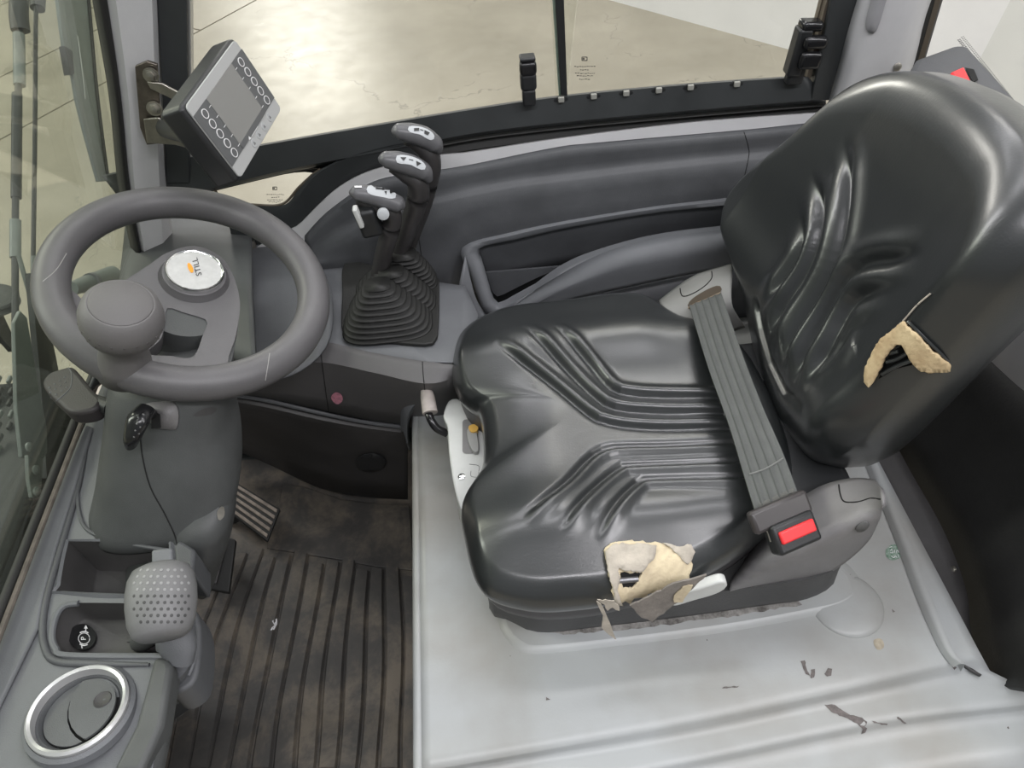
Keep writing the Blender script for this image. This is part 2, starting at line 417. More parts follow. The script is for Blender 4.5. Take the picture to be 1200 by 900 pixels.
def text_bm(s, size, fn, extrude=0):
    cu = bpy.data.curves.new('t', 'FONT'); cu.body = s; cu.size = size; cu.align_x = 'CENTER'; cu.align_y = 'CENTER'; cu.resolution_u = 3
    o = bpy.data.objects.new('t', cu); COL.objects.link(o); dg = bpy.context.evaluated_depsgraph_get(); dg.update()
    me = o.evaluated_get(dg).to_mesh(); bm = bmesh.new(); bm.from_mesh(me)
    for v in bm.verts: v.co = fn(v.co.x, v.co.y)
    bpy.data.objects.remove(o); bpy.data.curves.remove(cu); return bm

# ================================================================= SETTING: warehouse
GZ = -.75
wa = P(775, 0, z=GZ); wb = P(915, 37, z=GZ); wd = (wb-wa).normalized(); wn = Vector((wd.y, -wd.x, 0))
hall = thing('floor', 'polished concrete hall floor with fine cracks around the vehicle', 'floor', (0, 0, GZ), kind='structure'); del hall['category']
# slabs parted by recessed joints
j1a = P(223, 42, z=GZ); j1b = P(300, 0, z=GZ); jd = (j1b-j1a).normalized(); jn = Vector((-jd.y, jd.x, 0))
def slab(u0, u1, v0, v1, nm='concrete_slab'):
    g = .008
    q = [j1a+jd*u+jn*v for u, v in ((u0+g, v0+g), (u1-g, v0+g), (u1-g, v1-g), (u0+g, v1-g))]
    bm = prism([Vector((p.x, p.y, GZ)) for p in q], (0, 0, -.1)); o = obj(nm, bm, concm, hall, smooth=False); return o
slab(-24, 40, -40, 0)
us = [-24, -9, -5.2, -2.55, 0.1, 2.8, 8, 40]; vs_ = [0, .75, 1.9, 3.1, 4.5, 7, 40]
for a, b in zip(us, us[1:]):
    for c, d in zip(vs_, vs_[1:]): slab(a, b, c, d)
obj('joint_bed', prism([(-60, -60, GZ-.012), (60, -60, GZ-.012), (60, 60, GZ-.012), (-60, 60, GZ-.012)], (0, 0, -.05)), mat('joint_dark', (.06, .055, .045), .9), hall, smooth=False)
pa = wa-wd*2.6; pb = wa+wd*14
tag(obj('wall_back', prism([pa, pb, pb-wn*-.2, pa-wn*-.2], (0, 0, 6)), wallm, smooth=False), 'white painted hall wall beyond the side window', kind='structure')
tag(obj('baseboard_back', prism([pa-wn*.02, pb-wn*.02, pb+wn*-.0, pa+wn*-.0], (0, 0, .09)), mat('skirting_grey', (.3, .29, .24), .6), smooth=False), 'grey green skirting along the white hall wall', kind='structure')
bp = wa.lerp(wb, .55)+Vector((0, 0, .2))-wn*.01

# ================================================================= CAB FLOOR AND MAT
FX0, FX1 = -.66, -.15
fl = obj('cab_floor', box((-.40, .70, -.03), (.8, 1.1, .05)), mastd, smooth=False); tag(fl, 'dark steel cab floor under the ribbed rubber mat', kind='structure')
mt = thing('floor_mat', 'dirty black ribbed rubber floor mat in the footwell', 'mat', (-.4, .6, 0))
obj('mat_base', prism([(-.78, .17, -.004), (-.148, .17, -.004), (-.148, 1.12, -.004), (-.78, 1.12, -.004)], (0, 0, .006)), matm, mt, smooth=False)
nr = 13
top = [(252+i*18.2, 655+(4-abs(i-4))*-1.5+i*1.2) for i in range(nr+1)]; bot = [(168+i*25.2, 905) for i in range(nr+1)]
def riblines(i, t):
    a = top[i]; b = bot[i]; bow = -7*math.sin(PI*t)*(1-i/nr*1.3)+5*math.sin(2*PI*t+i)*.25
    return (a[0]+(b[0]-a[0])*t+bow*1.3, a[1]+(b[1]-a[1])*t)
for i in range(nr):
    rows = []; K = 18
    for k in range(K+1):
        t = -.02*((i*7) % 3)+k/K*1.02; L_ = P(*riblines(i, t), z=.004); R_ = P(*riblines(i+1, t), z=.004); g = .03+.015*((i*5) % 3)
        a = L_.lerp(R_, g); b = L_.lerp(R_, 1-g); dz = Vector((0, 0, .005))
        rows.append([a, a+dz+(b-a)*.1, a.lerp(b, .5)+dz*1.15, b+dz-(b-a)*.1, b])
    obj('rib', grid(rows), matm, mt, ang=50)
pts = [(312, 642), (332, 566), (362, 572), (400, 585), (440, 590), (480, 592), (485, 668), (440, 664), (400, 656)]
obj('smooth_panel', prism([P(a, b, z=.006) for a, b in pts], (0, 0, -.01)), matm, mt, bevel=.002)
tr = [bvh(o) for o in mt.children]
obj('paint_fleck', decal(tr, ragged([(319, 728), (324, 725), (325, 732), (321, 738), (317, 739), (321, 733)], .6, 3), .0012), whiteink, mt, label='white scrap stuck to the mat')
# ---- pedals
acc = thing('accelerator_pedal', 'ribbed accelerator pedal with worn metal edge beyond the column', 'pedal', P(295, 600, z=.03))
q = [P(248, 585, z=.05), P(262, 556, z=.07), P(328, 596, z=.07), P(313, 634, z=.05)]
obj('pedal_plate', prism(q, (0, 0, -.008)), rubber, acc, bevel=.002)
qm = quadmap([p+Vector((0, 0, .001)) for p in q])
for k in range(5):
    v0 = .06+k*.19; c = [qm(v0, 0), qm(v0+.1, 0), qm(v0+.1, .985), qm(v0, .985)]
    obj('tread_rib', prism(c, (0, 0, .004)), mat('worn_pedal', (.2, .17, .14), .6, var=.5, vscale=60), acc, bevel=.001)
obj('pedal_arm', tube([P(290, 600, z=.04), P(270, 610, z=.012), P(255, 600, z=.0)], .008), rubber, acc)
bk = thing('brake_pedal', 'narrow dark brake pedal edge just below the steering column', 'pedal', P(258, 680, z=.05))
q = [P(262, 628, z=.10), P(276, 632, z=.10), P(268, 694, z=.06), P(240, 689, z=.06)]
obj('pedal_plate', prism(q, (0, 0, -.01)), rubber, bk, bevel=.002)
qm = quadmap([p+Vector((0, 0, .001)) for p in q])
obj('tread_rib', prism([qm(.35, .05), qm(.45, .05), qm(.45, .9), qm(.35, .9)], (0, 0, .003)), trimd, bk)
obj('pedal_arm', tube([P(262, 640, z=.09), P(245, 630, z=.04), P(240, 620, z=0)], .008), rubber, bk)

# ================================================================= HOOD (grey battery cover)
hood = thing('battery_hood', 'worn pale grey battery hood that carries the torn seat', 'hood', (.2, .5, 0))
HZ = .40
def xs(px, py, z=HZ): return P(px, py, z=z)
XL = P(482, 800, z=HZ).x+.0; 
# top surface as rows in Y, profile going down near the door side
lineA0 = [(478, 905), (592, 886), (800, 846), (967, 812), (1117, 774), (1150, 768)]
lineA1 = [(478, 912), (578, 895), (800, 861), (967, 824), (1133, 790), (1160, 786)]
lineB0 = [(478, 960), (600, 930), (800, 893), (1033, 845), (1200, 825), (1230, 820)]
lineB1 = [(478, 975), (600, 941), (800, 904), (1033, 856), (1210, 833), (1240, 829)]
lineB2 = [(470, 1010), (600, 990), (800, 960), (1033, 915), (1220, 880), (1260, 870)]
def row(l, z): return [P(a, b, z=z) for a, b in l]
far = [Vector((XL+.012, 1.0, HZ)), Vector((.1, 1.0, HZ)), Vector((.3, 1.0, HZ)), Vector((.44, 1.0, HZ)), Vector((.54, 1.0, HZ)), Vector((.56, 1.0, HZ))]
A0 = row(lineA0, HZ); 
for p in A0: p.x = min(p.x, .56)
A0[0].x = XL+.012
mids = [[far[i].lerp(A0[i], t) for i in range(6)] for t in (.25, .5, .75, .93)]
A1 = row(lineA1, HZ-.016); A1[0].x = XL+.012
B0 = row(lineB0, HZ-.016); B1 = row(lineB1, HZ-.028); B2 = row(lineB2, HZ-.03); B3 = [p+Vector((0, -.04, -.06)) for p in B2]
for r_ in (B0, B1, B2, B3): r_[0].x = XL+.012
rows = [cr(r_, 60) for r_ in [far]+mids+[A0, A1, B0, B1, B2, B3]]
# smooth between rows
bm = grid(sum([[[p.lerp(q, t/3) for p, q in zip(a, b)] for t in range(3)] for a, b in zip(rows, rows[1:])], [])+[rows[-1]])
bmesh.ops.smooth_vert(bm, verts=[v for v in bm.verts if not v.is_boundary], factor=.5, use_axis_z=True)
htop = obj('hood_top', bm, hoodm, hood, solid=.003, ang=180)
# rounded front edge + side wall
side = []
for (dx, z) in ((.012, HZ), (.005, HZ-.0015), (.0015, HZ-.005), (0, HZ-.012), (0, HZ-.05), (0, .2), (0, 0.0)):
    side.append([Vector((XL+dx, y, z if y > .28 else min(z, HZ-.016))) for y in (1.0, .8, .6, .4, .3, .2, .12)])
obj('front_wall', grid(side), hoodm, hood, solid=.003, ang=180)
# raised right flange
fl0 = [(1016, 520), (1036, 566), (1062, 630), (1090, 700), (1112, 755), (1120, 770), (1130, 780)]
fin = [(1003, 520), (1022, 566), (1048, 632), (1074, 702), (1095, 750), (1105, 768), (1117, 782)]
fo = [P(a, b, z=HZ+.006) for a, b in fl0]; fi = [P(a, b, z=HZ+.001) for a, b in fin]; fm = [a.lerp(b, .5)+Vector((0, 0, .008)) for a, b in zip(fo, fi)]
obj('edge_flange', loft([fi, [a.lerp(b, .5)+Vector((0, 0, .002)) for a, b in zip(fi, fm)], fm, [a+Vector((0, 0, .004)) for a in fo], fo, [a+Vector((.004, 0, -.03)) for a in fo]], 40), hoodm, hood, ang=70)
# embossed plinth round the seat foot
def zslope(a, b): return P(a, b, z=HZ+.009)
pl_o = [(583, 715), (590, 745), (603, 760), (622, 768), (700, 761), (850, 742), (960, 722), (1000, 712), (1010, 690), (980, 650), (820, 560), (600, 600)]
pl_i = [(592, 712), (600, 740), (610, 750), (628, 756), (700, 750), (850, 731), (960, 711), (990, 702), (998, 690), (970, 655), (820, 570), (610, 610)]
ro = [P(a, b, z=HZ-.001) for a, b in smooth2(pl_o, 90)]; ri = [P(a, b, z=HZ+.006) for a, b in smooth2(pl_i, 90)]
mid = [a.lerp(b, .5)+Vector((0, 0, .0018)) for a, b in zip(ro, ri)]
bm = grid([ro, mid, ri], True); cc = sum(ri, Vector())/90
b2 = grid([ri, [p.lerp(cc, .5) for p in ri], [p.lerp(cc, .97) for p in ri]], True, False)
plinth = obj('raised_plinth', join(bm, b2), hoodm, hood, ang=180)
# domed boss at the rear near corner
c0 = P(992, 708, z=HZ)
prof = [(.047, -.001), (.0455, .001), (.042, .0035), (.036, .005), (.02, .0055), (.0005, .0055)]
obj('round_boss', lathe(prof, c0, (0, 0, 1), 48), hoodm, hood, ang=180)
HT = [bvh(htop), bvh(plinth)]
chips = [[(938, 775), (943, 774), (945, 783), (949, 792), (944, 790)], [(950, 785), (955, 784), (954, 794), (950, 795)], [(966, 790), (970, 783), (975, 784), (974, 792), (969, 793)],
 [(966, 826), (978, 826), (996, 838), (1010, 841), (1016, 846), (1011, 854), (1004, 848), (990, 841), (975, 835)], [(1012, 851), (1016, 853), (1014, 858), (1009, 860)], [(848, 805), (866, 804), (864, 806), (846, 807)],
 [(640, 817), (645, 820), (640, 821)], [(1022, 845), (1040, 848), (1039, 849.5), (1024, 847)], [(1100, 739), (1103, 745), (1109, 760), (1111, 768), (1108, 766), (1103, 752)], [(1114, 778), (1121, 782), (1118, 785)],
 [(1045, 714), (1049, 717), (1046, 718)], [(1052, 840), (1062, 847), (1060, 848), (1051, 842)]]
chipm = mat('bare_primer', (.12, .105, .1), .7, var=.4, vscale=200)
for c in chips: obj('paint_chip', decal(HT, ragged(c, .7, 3), .0006), chipm, hood)
obj('rust_stain', decal(HT, smooth2([(1024, 750), (1033, 749), (1036, 758), (1030, 762), (1025, 758)], 16), .0004), mat('brown_stain', (.33, .29, .22), .6, var=.3, vscale=100), hood)
stk = obj('sticker', decal(HT, smooth2([(1038, 645), (1046, 638), (1055, 643), (1055, 653), (1046, 657), (1039, 653)], 18), .0008), greenm, hood, label='worn round green and white sticker')
def px_text(s, cx, cy, size, ang, trees, off=.0014, mir=1):
    ca, sa = math.cos(ang), math.sin(ang)
    def fn(x, y): x *= mir; return hit(trees, cx+x*ca+y*sa, cy+x*sa-y*ca, off) or Vector((0, 0, 0))
    return text_bm(s, size, fn)
obj('sticker_print', join(*[line_on(HT, l, .0005, .001, 8) for l in ([(1043, 646), (1045, 644), (1046, 648), (1043, 648)], [(1048, 645), (1048, 648)], [(1050, 648), (1051, 645), (1053, 648)], [(1044, 652), (1047, 654), (1049, 652), (1051, 654)], [(1052, 650), (1053, 654)], [(1042, 642), (1045, 641)])]), whiteink, hood)
# grime along seat foot
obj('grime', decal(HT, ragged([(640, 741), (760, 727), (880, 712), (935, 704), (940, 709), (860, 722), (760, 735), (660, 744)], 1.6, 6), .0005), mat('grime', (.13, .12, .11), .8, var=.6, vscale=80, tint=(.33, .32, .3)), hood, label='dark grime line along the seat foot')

# ================================================================= REAR PANEL
tri_ = [(1035, 568), (1062, 543), (1100, 610), (1130, 680), (1140, 740), (1150, 792), (1125, 762), (1090, 690)]
rt = thing('rear_kick_trim', 'dark angled trim strip between the hood and the black rear panel', 'trim', P(1110, 700, z=HZ))
a = [P(p, q, z=HZ-.006) for p, q in [(1002, 500)]+[(u+2, v) for u, v in fl0[1:]]+[(1150, 790)]]
b = [P(1030, 480, x=.60), P(1062, 543, x=.60), P(1105, 620, x=.60), P(1132, 690, x=.598), P(1138, 740, x=.585), P(1152, 793, x=.575)]
rts = obj('trim_strip', loft([a, b], 40, 3), trimd, rt, solid=.004)
T_ = [bvh(rts)]; h = hit(T_, 1117, 667, 0)
obj('screw', lathe([(.0045, 0), (.004, .0015), (.001, .002)], h, (-.6, 0, .6), 16), metal, rt)
rp = obj('wall_rear', loft([[P(1035, 440, x=.61), P(1062, 543, x=.61), P(1105, 620, x=.61), P(1132, 690, x=.61), P(1138, 740, x=.60), P(1152, 795, x=.585), P(1205, 812, x=.58)],
    [P(1100, 340, x=.68), P(1140, 400, x=.68), P(1190, 450, x=.68), P(1250, 500, x=.68), P(1290, 600, x=.68), P(1300, 700, x=.68), P(1320, 760, x=.68)]], 50, 4), mat('rear_panel_black', (.018, .018, .017), .55, var=.5, vscale=6, bump=.2, bscale=300), solid=.006)
tag(rp, 'matte black rear cab wall behind the seat with scuff marks', kind='structure')
q = [Vector((.705, .17, .52)), Vector((.705, .80, .60))]
bpil = obj('trim_1', box((.74, .46, .62), (.05, .62, .5)), greyp, bevel=.01); tag(bpil, 'grey painted rear cab frame behind the black panel', kind='structure')

# ================================================================= RIGHT SIDE OF CAB: window, sill, trim
# wall: pale grey strip + window frame rows. Y planes fixed, pixels give x and z
WY = 1.13
g_bot = [(120, 205), (215, 184), (310, 168), (400, 152), (550, 127), (662, 111), (812, 97), (947, 88)]
f_bot = [(150, 250), (260, 222), (350, 200), (513, 173), (550, 156+14), (662, 150), (812, 133), (975, 120)]
f_low = [(150, 245), (260, 217), (350, 196), (450, 177), (550, 157), (662, 143), (812, 129), (968, 116)]
r_bot = [(280, 300), (330, 272), (350, 262), (372, 240), (400, 216), (440, 197), (513, 181), (550, 177), (662, 160), (812, 142), (955, 131), (1010, 126)]
s_bot = [(283, 330), (340, 290), (357, 276), (386, 246), (439, 211), (500, 201), (550, 193), (649, 173), (700, 167), (872, 152), (929, 146), (1010, 140)]
win = thing('window_1', 'side cab window in a dark frame with two sliding panes', 'window', (0.1, WY, .77), kind='structure'); del win['category']
sill_r = loft([[P(a, b, y=WY-.004) for a, b in g_bot], [P(a, b+2, y=WY-.022) for a, b in g_bot], [P(a, b, y=WY-.03) for a, b in f_low], [P(a, b+4, y=WY-.016) for a, b in f_low]], 70, 2)
bf = obj('bottom_frame', sill_r, framem, win, ang=35, solid=.002)
kf_ = lambda a: .12+.88*max(0, min(1, (a-350)/110))
f_lowd = [(p.x, p.y) for p in cr([(a, b, 0) for a, b in f_low], 40)]
rub = loft([[P(a, b+o_*kf_(a), y=WY-q_) for a, b in f_lowd] for o_, q_ in ((2, .012), (8, .018), (10, .01), (19, .015), (22, .004), (40, 0))], 70, 2)
obj('rubber_seal', rub, rubber, win, ang=60)
# vertical jambs
def vbar(name, qtop, qbot, y0, th, m, parent, bev=.002, lab=None):
    # qtop/qbot: (x_left, x_right, py)
    f = [P(qtop[0], qtop[2], y=y0), P(qtop[1], qtop[2], y=y0), P(qbot[1], qbot[2], y=y0), P(qbot[0], qbot[2], y=y0)]
    up = (f[0]-f[3]); f[0] += up*.6; f[1] += (f[1]-f[2])*.6
    return obj(name, prism(f, (0, th, 0)), m, parent, bevel=bev, label=lab)
vbar('left_jamb', (184, 219, 0), (195, 222, 215), WY-.03, .04, framem, win)
vbar('seal_strip', (219, 223, 0), (222, 225, 185), WY-.02, .02, mat('aluminium_edge', (.5, .5, .48), .4, metal=.6), win, 0)
vbar('right_jamb', (974, 1006, 0), (950, 972, 118), WY-.03, .04, framem, win)
vbar('seal_strip', (969, 974, 0), (945, 950, 92), WY-.022, .02, bronze, win, .0)
vbar('seal_strip', (963, 967.5, 0), (940, 944, 90), WY-.01, .01, bronze, win, .0)
vbar('pane_edge', (647.5, 651, 0), (655, 657.5, 112), WY-.006, .008, mat('green_glass_edge', (.2, .27, .22), .2), win, 0)
vbar('centre_bar', (651, 661, 0), (657.5, 665, 112), WY-.012, .016, blackm, win, .001)
def pane(x0, x1, y, nm='pane'):
    a = P(x0, 175, y=y); b = P(x1, 80, y=y); lo = min(a.z, b.z)-.02
    return obj(nm, prism([(a.x, y, .70), (b.x, y, .74), (b.x+.06, y, 1.25), (a.x-.02, y, 1.25)], (0, .004, 0)), glassm, win, smooth=False)
pane(190, 660, WY+.002); pane(655, 955, WY-.008)
# tabs along the sill
WB = [bvh(bf)]
def sillpt(px): 
    return float(np.interp(px, [p[0] for p in g_bot], [p[1] for p in g_bot]))
for px in (657, 695, 733, 771, 808, 862):
    y0 = sillpt(px)
    c = P(px, y0+5, y=WY-.02)
    obj('sill_notch', lathe([(.0115, 0), (.0115, .003), (.009, .0035), (.0005, .0035)], c, (0, -1, 0), 24, sy=.55), blackm, win)
    obj('sill_tab', box(c+Vector((0, -.006, .003)), (.009, .005, .008)), mat('tab_grey', (.3, .3, .27), .5), win, bevel=.001)
def latch(px, py, lean, label_i):
    t = thing('window_latch', ['black spring latch standing left of the window centre bar', 'black spring latch at the right end of the window sill'][label_i], 'latch', P(px, py, y=WY-.03), 'window latches on the sill')
    c = P(px, py, y=WY-.028); up = Vector((lean, 0, 1)).normalized(); rt_ = Vector((1, 0, -lean)).normalized(); fw = Vector((0, -1, 0)); s = 1.15 if label_i else 1
    if not label_i:
        obj('latch_foot', boxf(c+up*.008, rt_, fw, up, (.02, .016, .026)), blackm, t, bevel=.004)
        obj('latch_body', boxf(c+up*.033, rt_, fw, up, (.024, .02, .026)), blackm, t, bevel=.005)
        obj('thumb_lever', boxf(c+up*.054+fw*.004, rt_, fw, up, (.025, .017, .02)), blackgloss, t, bevel=.005)
        obj('latch_cap', boxf(c+up*.067, rt_, fw, up, (.023, .02, .006)), blackm, t, bevel=.0025)
    else:
        obj('latch_foot', boxf(c+up*.008, rt_, fw, up, (.026, .016, .03)), blackm, t, bevel=.004)
        obj('latch_body', boxf(c+up*.042+rt_*-.006, rt_, fw, up, (.022, .024, .07)), blackm, t, bevel=.004)
        obj('thumb_lever', boxf(c+up*.034+fw*.012+rt_*.010, rt_, fw, up, (.034, .018, .026)), blackgloss, t, bevel=.006)
        obj('latch_hook', boxf(c+up*.060+fw*.012+rt_*.010, rt_, fw, up, (.036, .018, .018)), blackgloss, t, bevel=.006)
        obj('latch_cap', boxf(c+up*.080+rt_*.002, rt_, fw, up, (.032, .024, .014)), blackgloss, t, bevel=.005)
latch(620, 119, 0, 0); latch(930, 92, .08, 1)
# glass stamps (tiny print)
def stamp(cx, cy, y, parent, sc=1):
    bms = []
    def bar(x, yy, w_, h_):
        f = [P(cx+(x+a*w_)*sc, cy+(yy+b*h_)*sc, y=y) for a, b in ((-.5, -.5), (.5, -.5), (.5, .5), (-.5, .5))]; bms.append(prism(f, (0, .0005, 0)))
    bar(0, -11, 6, .9); bar(0, -7, 6, .9); bar(-3, -9, .9, 4); bar(3, -9, .9, 4); bar(-1, -9, 2.5, 1.6)
    for k, (yy, L_) in enumerate(((0, 24), (4, 10), (8, 22), (11, 18), (15, 12))):
        x = -L_/2
        while x < L_/2:
            w_ = random.uniform(1, 2.6); bar(x+w_/2, yy+random.uniform(-.3, .3), w_, .7); x += w_+.9
    o = obj('glass_stamp', join(*bms), blackink, parent, smooth=False); tag(o, kind='stuff'); return o
stamp(685, 78, WY-.0095, win)
# pale strip under window (body side)
w1 = loft([[P(a, b, y=WY-.015) for a, b in r_bot], [P(a, b+1.5, y=WY-.03) for a, b in r_bot], [P(a, b, y=WY-.035) for a, b in s_bot], [P(a, b+6, y=WY-.045) for a, b in s_bot]], 80, 2)
tag(obj('trim_2', w1, greyp, ang=35, solid=.003), 'pale grey painted body strip under the side window', kind='structure')
# arched dark frame of lower front corner light
w2 = thing('window_2', 'small triangular corner window beside the display', 'window', P(330, 220, y=WY), kind='structure'); del w2['category']
arch_o = [(268, 262), (300, 262), (340, 246), (356, 222), (376, 202), (410, 184), (460, 170), (513, 162)]
arch_i = [(262, 238), (300, 241), (333, 240), (350, 222), (366, 205), (384, 194), (410, 183), (440, 176)]
arch_l = [(276, 300), (325, 298), (358, 276), (374, 256), (394, 232), (420, 212), (462, 194), (513, 184)]
obj('arched_frame', loft([[P(a, b, y=WY-.01) for a, b in arch_i], [P(a, b, y=WY-.026) for a, b in arch_i], [P(a, b, y=WY-.03) for a, b in arch_o], [P(a, b, y=WY-.018) for a, b in arch_l]], 60, 2), framem, w2, ang=35, solid=.002)
obj('seal_edge', tube([P(a, b, y=WY-.018) for a, b in ((252, 222), (262, 236), (300, 240), (331, 239), (350, 220), (366, 205), (376, 198))], .0022), bronze, w2)
obj('pane', prism([P(a, b, y=WY) for a, b in ((230, 215), (380, 190), (380, 205), (350, 250), (250, 250))], (0, .004, 0)), glassm, w2, smooth=False)
stamp(322, 228, WY-.002, w2, .8)
# rear pillar between side window and rear window
pil = obj('trim_3', loft([[P(1006, 0, y=WY-.03)+Vector((.02, 0, .18)), P(1006, 0, y=WY-.03), P(975, 112, y=WY-.03), P(950, 180, y=WY-.03)], [P(1030, 0, y=WY-.055)+Vector((.02, 0, .18)), P(1030, 0, y=WY-.055), P(998, 100, y=WY-.055), P(970, 180, y=WY-.055)],
    [P(1078, 0, y=WY-.06)+Vector((.02, 0, .18)), P(1078, 0, y=WY-.06), P(1056, 80, y=WY-.06), P(1020, 180, y=WY-.06)], [P(1092, 0, y=WY-.03)+Vector((.02, 0, .18)), P(1092, 0, y=WY-.03), P(1070, 80, y=WY-.03), P(1030, 180, y=WY-.03)]], 20, 3, True), greyp, solid=.003)
tag(pil, 'pale grey rear corner pillar of the cab', kind='structure')
PB = [bvh(pil)]
obj('slot_emboss', decal(PB, smooth2([(1026, -12), (1040, -10), (1037, 5), (1030, 28), (1024, 38), (1017, 37), (1015, 25), (1020, 5)], 24), -.0002+.002), mat('slot_shade', (.3, .3, .31), .45), pil, solid=.002, label='raised oval slot pressed in the pillar')
h = hit(PB, 1051, 78, 0)
obj('bolt', lathe([(.006, 0), (.006, .003), (.003, .004), (.0005, .004)], h, (0, -1, .2), 18), metal, pil)
# rear window
w3 = thing('window_3', 'rear cab window with a dotted black border', 'window', P(1150, 60, y=.95), kind='structure'); del w3['category']
vb = [P(1078, 0, y=WY-.045), P(1096, 0, y=WY-.045), P(1072, 84, y=WY-.045), P(1055, 84, y=WY-.045)]
vb[0] += (vb[0]-vb[3])*.6; vb[1] += (vb[1]-vb[2])*.6
obj('rubber_seal', prism(vb, (.03, .03, 0)), rubber, w3, bevel=.002)
vb2 = [v+Vector((.008, 0, 0)) for v in (vb[1], vb[1]+Vector((.004, 0, 0)), vb[2]+Vector((.004, 0, 0)), vb[2])]
obj('seal_strip', prism([vb[1], vb[1]+Vector((.006, -.004, 0)), vb[2]+Vector((.006, -.004, 0)), vb[2]], (0, .01, 0)), bronze, w3)
RX = .78
obj('pane', prism([(RX, 1.1, .72), (RX, .1, .72), (RX+.08, .1, 1.3), (RX+.08, 1.1, 1.3)], (.005, 0, 0)), glassm, w3, smooth=False)

# red handled box at rear
rb = thing('rear_housing', 'dark moulded housing with a red lever behind the backrest', 'housing', P(1130, 100, y=.98))
hq = [(1060, 92), (1074, 68), (1118, 52), (1134, 52), (1165, 85), (1205, 130), (1240, 190), (1200, 240), (1100, 180)]
obj('housing_body', prism([P(a, b, z=.86) for a, b in hq], (0, 0, -.1)), trimm, rb, bevel=.008)
hq2 = [(1096, 74), (1126, 60), (1160, 100), (1150, 118), (1120, 105)]
obj('recess', prism([P(a, b, z=.862) for a, b in [(1131, 80), (1141, 82), (1146, 94), (1140, 97)]], (0, 0, .001)), gapm, rb)
obj('red_lever', prism([P(a, b, z=.885) for a, b in [(1114, 84), (1130, 77), (1139, 95), (1135, 97), (1118, 90)]], (0, 0, -.024)), redm, rb, bevel=.003, label='red lever')
dots = []
for i in range(60):
    for k in range(4):
        t = i/59; a = Vector((1122, 48, 0)).lerp(Vector((1215, 165, 0)), t) if False else None
        px = 1123+i*1.35+k*2.0; py = 47+i*1.7-k*1.6+(k % 2)*.8
        c = P(px, py, x=RX+.03) if False else P(px, py, z=.83)
        dots.append(lathe([(.0018-.00028*k, 0), (.0008, .0003)], c, (0, 0, 1), 6))
o = obj('dot_border', join(*dots), blackink, w3, smooth=False); o['kind'] = 'stuff'

# ================================================================= SIDE TRIM (far console panel)
tag(obj('wall_right', prism([(-.75, 1.135, -.35), (.75, 1.135, -.35), (.75, 1.135, .66), (-.20, 1.135, .66), (-.28, 1.135, .60), (-.6, 1.135, .60)], (0, .012, 0)), mastd, smooth=False), 'cab side wall behind the trim below the side window', kind='structure')
st = thing('side_trim_panel', 'dark moulded side trim with a long black storage pocket', 'trim panel', (.2, 1.0, .5))
t_top = [(357, 276), (386, 246), (439, 212), (500, 201), (550, 193), (649, 173), (700, 167), (872, 152), (929, 146), (1010, 138)]
t_rdg = [(362, 300), (390, 280), (450, 250), (520, 233), (550, 226), (600, 216), (662, 208), (760, 196), (876, 184), (1010, 172)]
t_lo = [(362, 310), (400, 310), (450, 315), (516, 335), (530, 305), (542, 290), (600, 272), (700, 252), (852, 233), (1010, 216)]
y_top, y_r, y_l = WY-.045, 1.07, 1.055
rows = [[P(a, b, y=y_top) for a, b in t_top], [P(a, b+6, y=y_top-.008) for a, b in t_top], [P(a, b-5, y=y_r+.003) for a, b in t_rdg], [P(a, b+5, y=y_r-.008) for a, b in t_rdg], [P(a, b, y=y_l-.005) for a, b in t_lo], [P(a, b, y=y_l-.005)+Vector((0, .02, -.12)) for a, b in t_lo]]
upper = obj('upper_trim', loft(rows, 90, 3), trimm, st, solid=.003, ang=60)
# pocket rim as ring between outer and inner outlines on slanted wall
po = [(542, 290), (600, 272), (667, 258), (767, 242), (852, 232), (960, 218), (1000, 240), (960, 262), (852, 269), (767, 280), (700, 298), (660, 315), (625, 340), (600, 360), (585, 369), (570, 367), (562, 355), (552, 325)]
pi_ = [(563, 291), (610, 280), (667, 267), (767, 250), (852, 241), (955, 228), (985, 240), (955, 252), (852, 275), (767, 287), (705, 305), (665, 321), (633, 335), (605, 350), (585, 360), (578, 352), (573, 335), (566, 310)]
def wallpt(a, b, dy=0):   # slanted wall: y falls from 1.05 at upper lip to .99 at lower lip
    yl = float(np.interp(a, [540, 852, 1000], [290, 233, 217])); t = max(0, min(1, (b-yl)/80)); return P(a, b, y=1.05-.055*t+dy)
so = [wallpt(*p, 0.0) for p in smooth2(po, 110)]; si = [wallpt(*p, .0) for p in smooth2(pi_, 110)]
lip = [a.lerp(b, .3)+Vector((0, -.006, .003)) for a, b in zip(so, si)]; lip2 = [a.lerp(b, .8)+Vector((0, -.006, .003)) for a, b in zip(so, si)]
si2 = [p+Vector((0, .05, 0)) for p in si]
obj('pocket_rim', grid([[p+Vector((0, .012, 0)) for p in so], so, lip, lip2, si, [p+Vector((0, .012, 0)) for p in si]], True), consm, st, ang=60)
cc = sum(si, Vector())/110
bk1 = [p+Vector((0, .012, 0)) for p in si]; bk2 = [p+Vector((0, .055, -.02)) for p in si]
bm = grid([bk1, bk2], True); b2 = grid([bk2, [p.lerp(sum(bk2, Vector())/110, .95) for p in bk2]], True)
pk = obj('pocket_liner', join(bm, b2), pocketm, st, label='black pocket interior')
PK = [bvh(pk)]
obj('pocket_ledge', prism([P(a, b, y=1.045) for a, b in ((566, 320), (664, 312), (690, 308), (640, 330), (605, 351), (584, 362), (576, 350))], (0, .004, 0)), trimm, st)
obj('sticker', decal(PK, smooth2([(802, 256), (809, 252), (815, 256), (814, 263), (806, 265)], 14), .003), mat('sticker_green_pale', (.1, .35, .15), .5, var=.8, vscale=200), st, label='small green sticker')
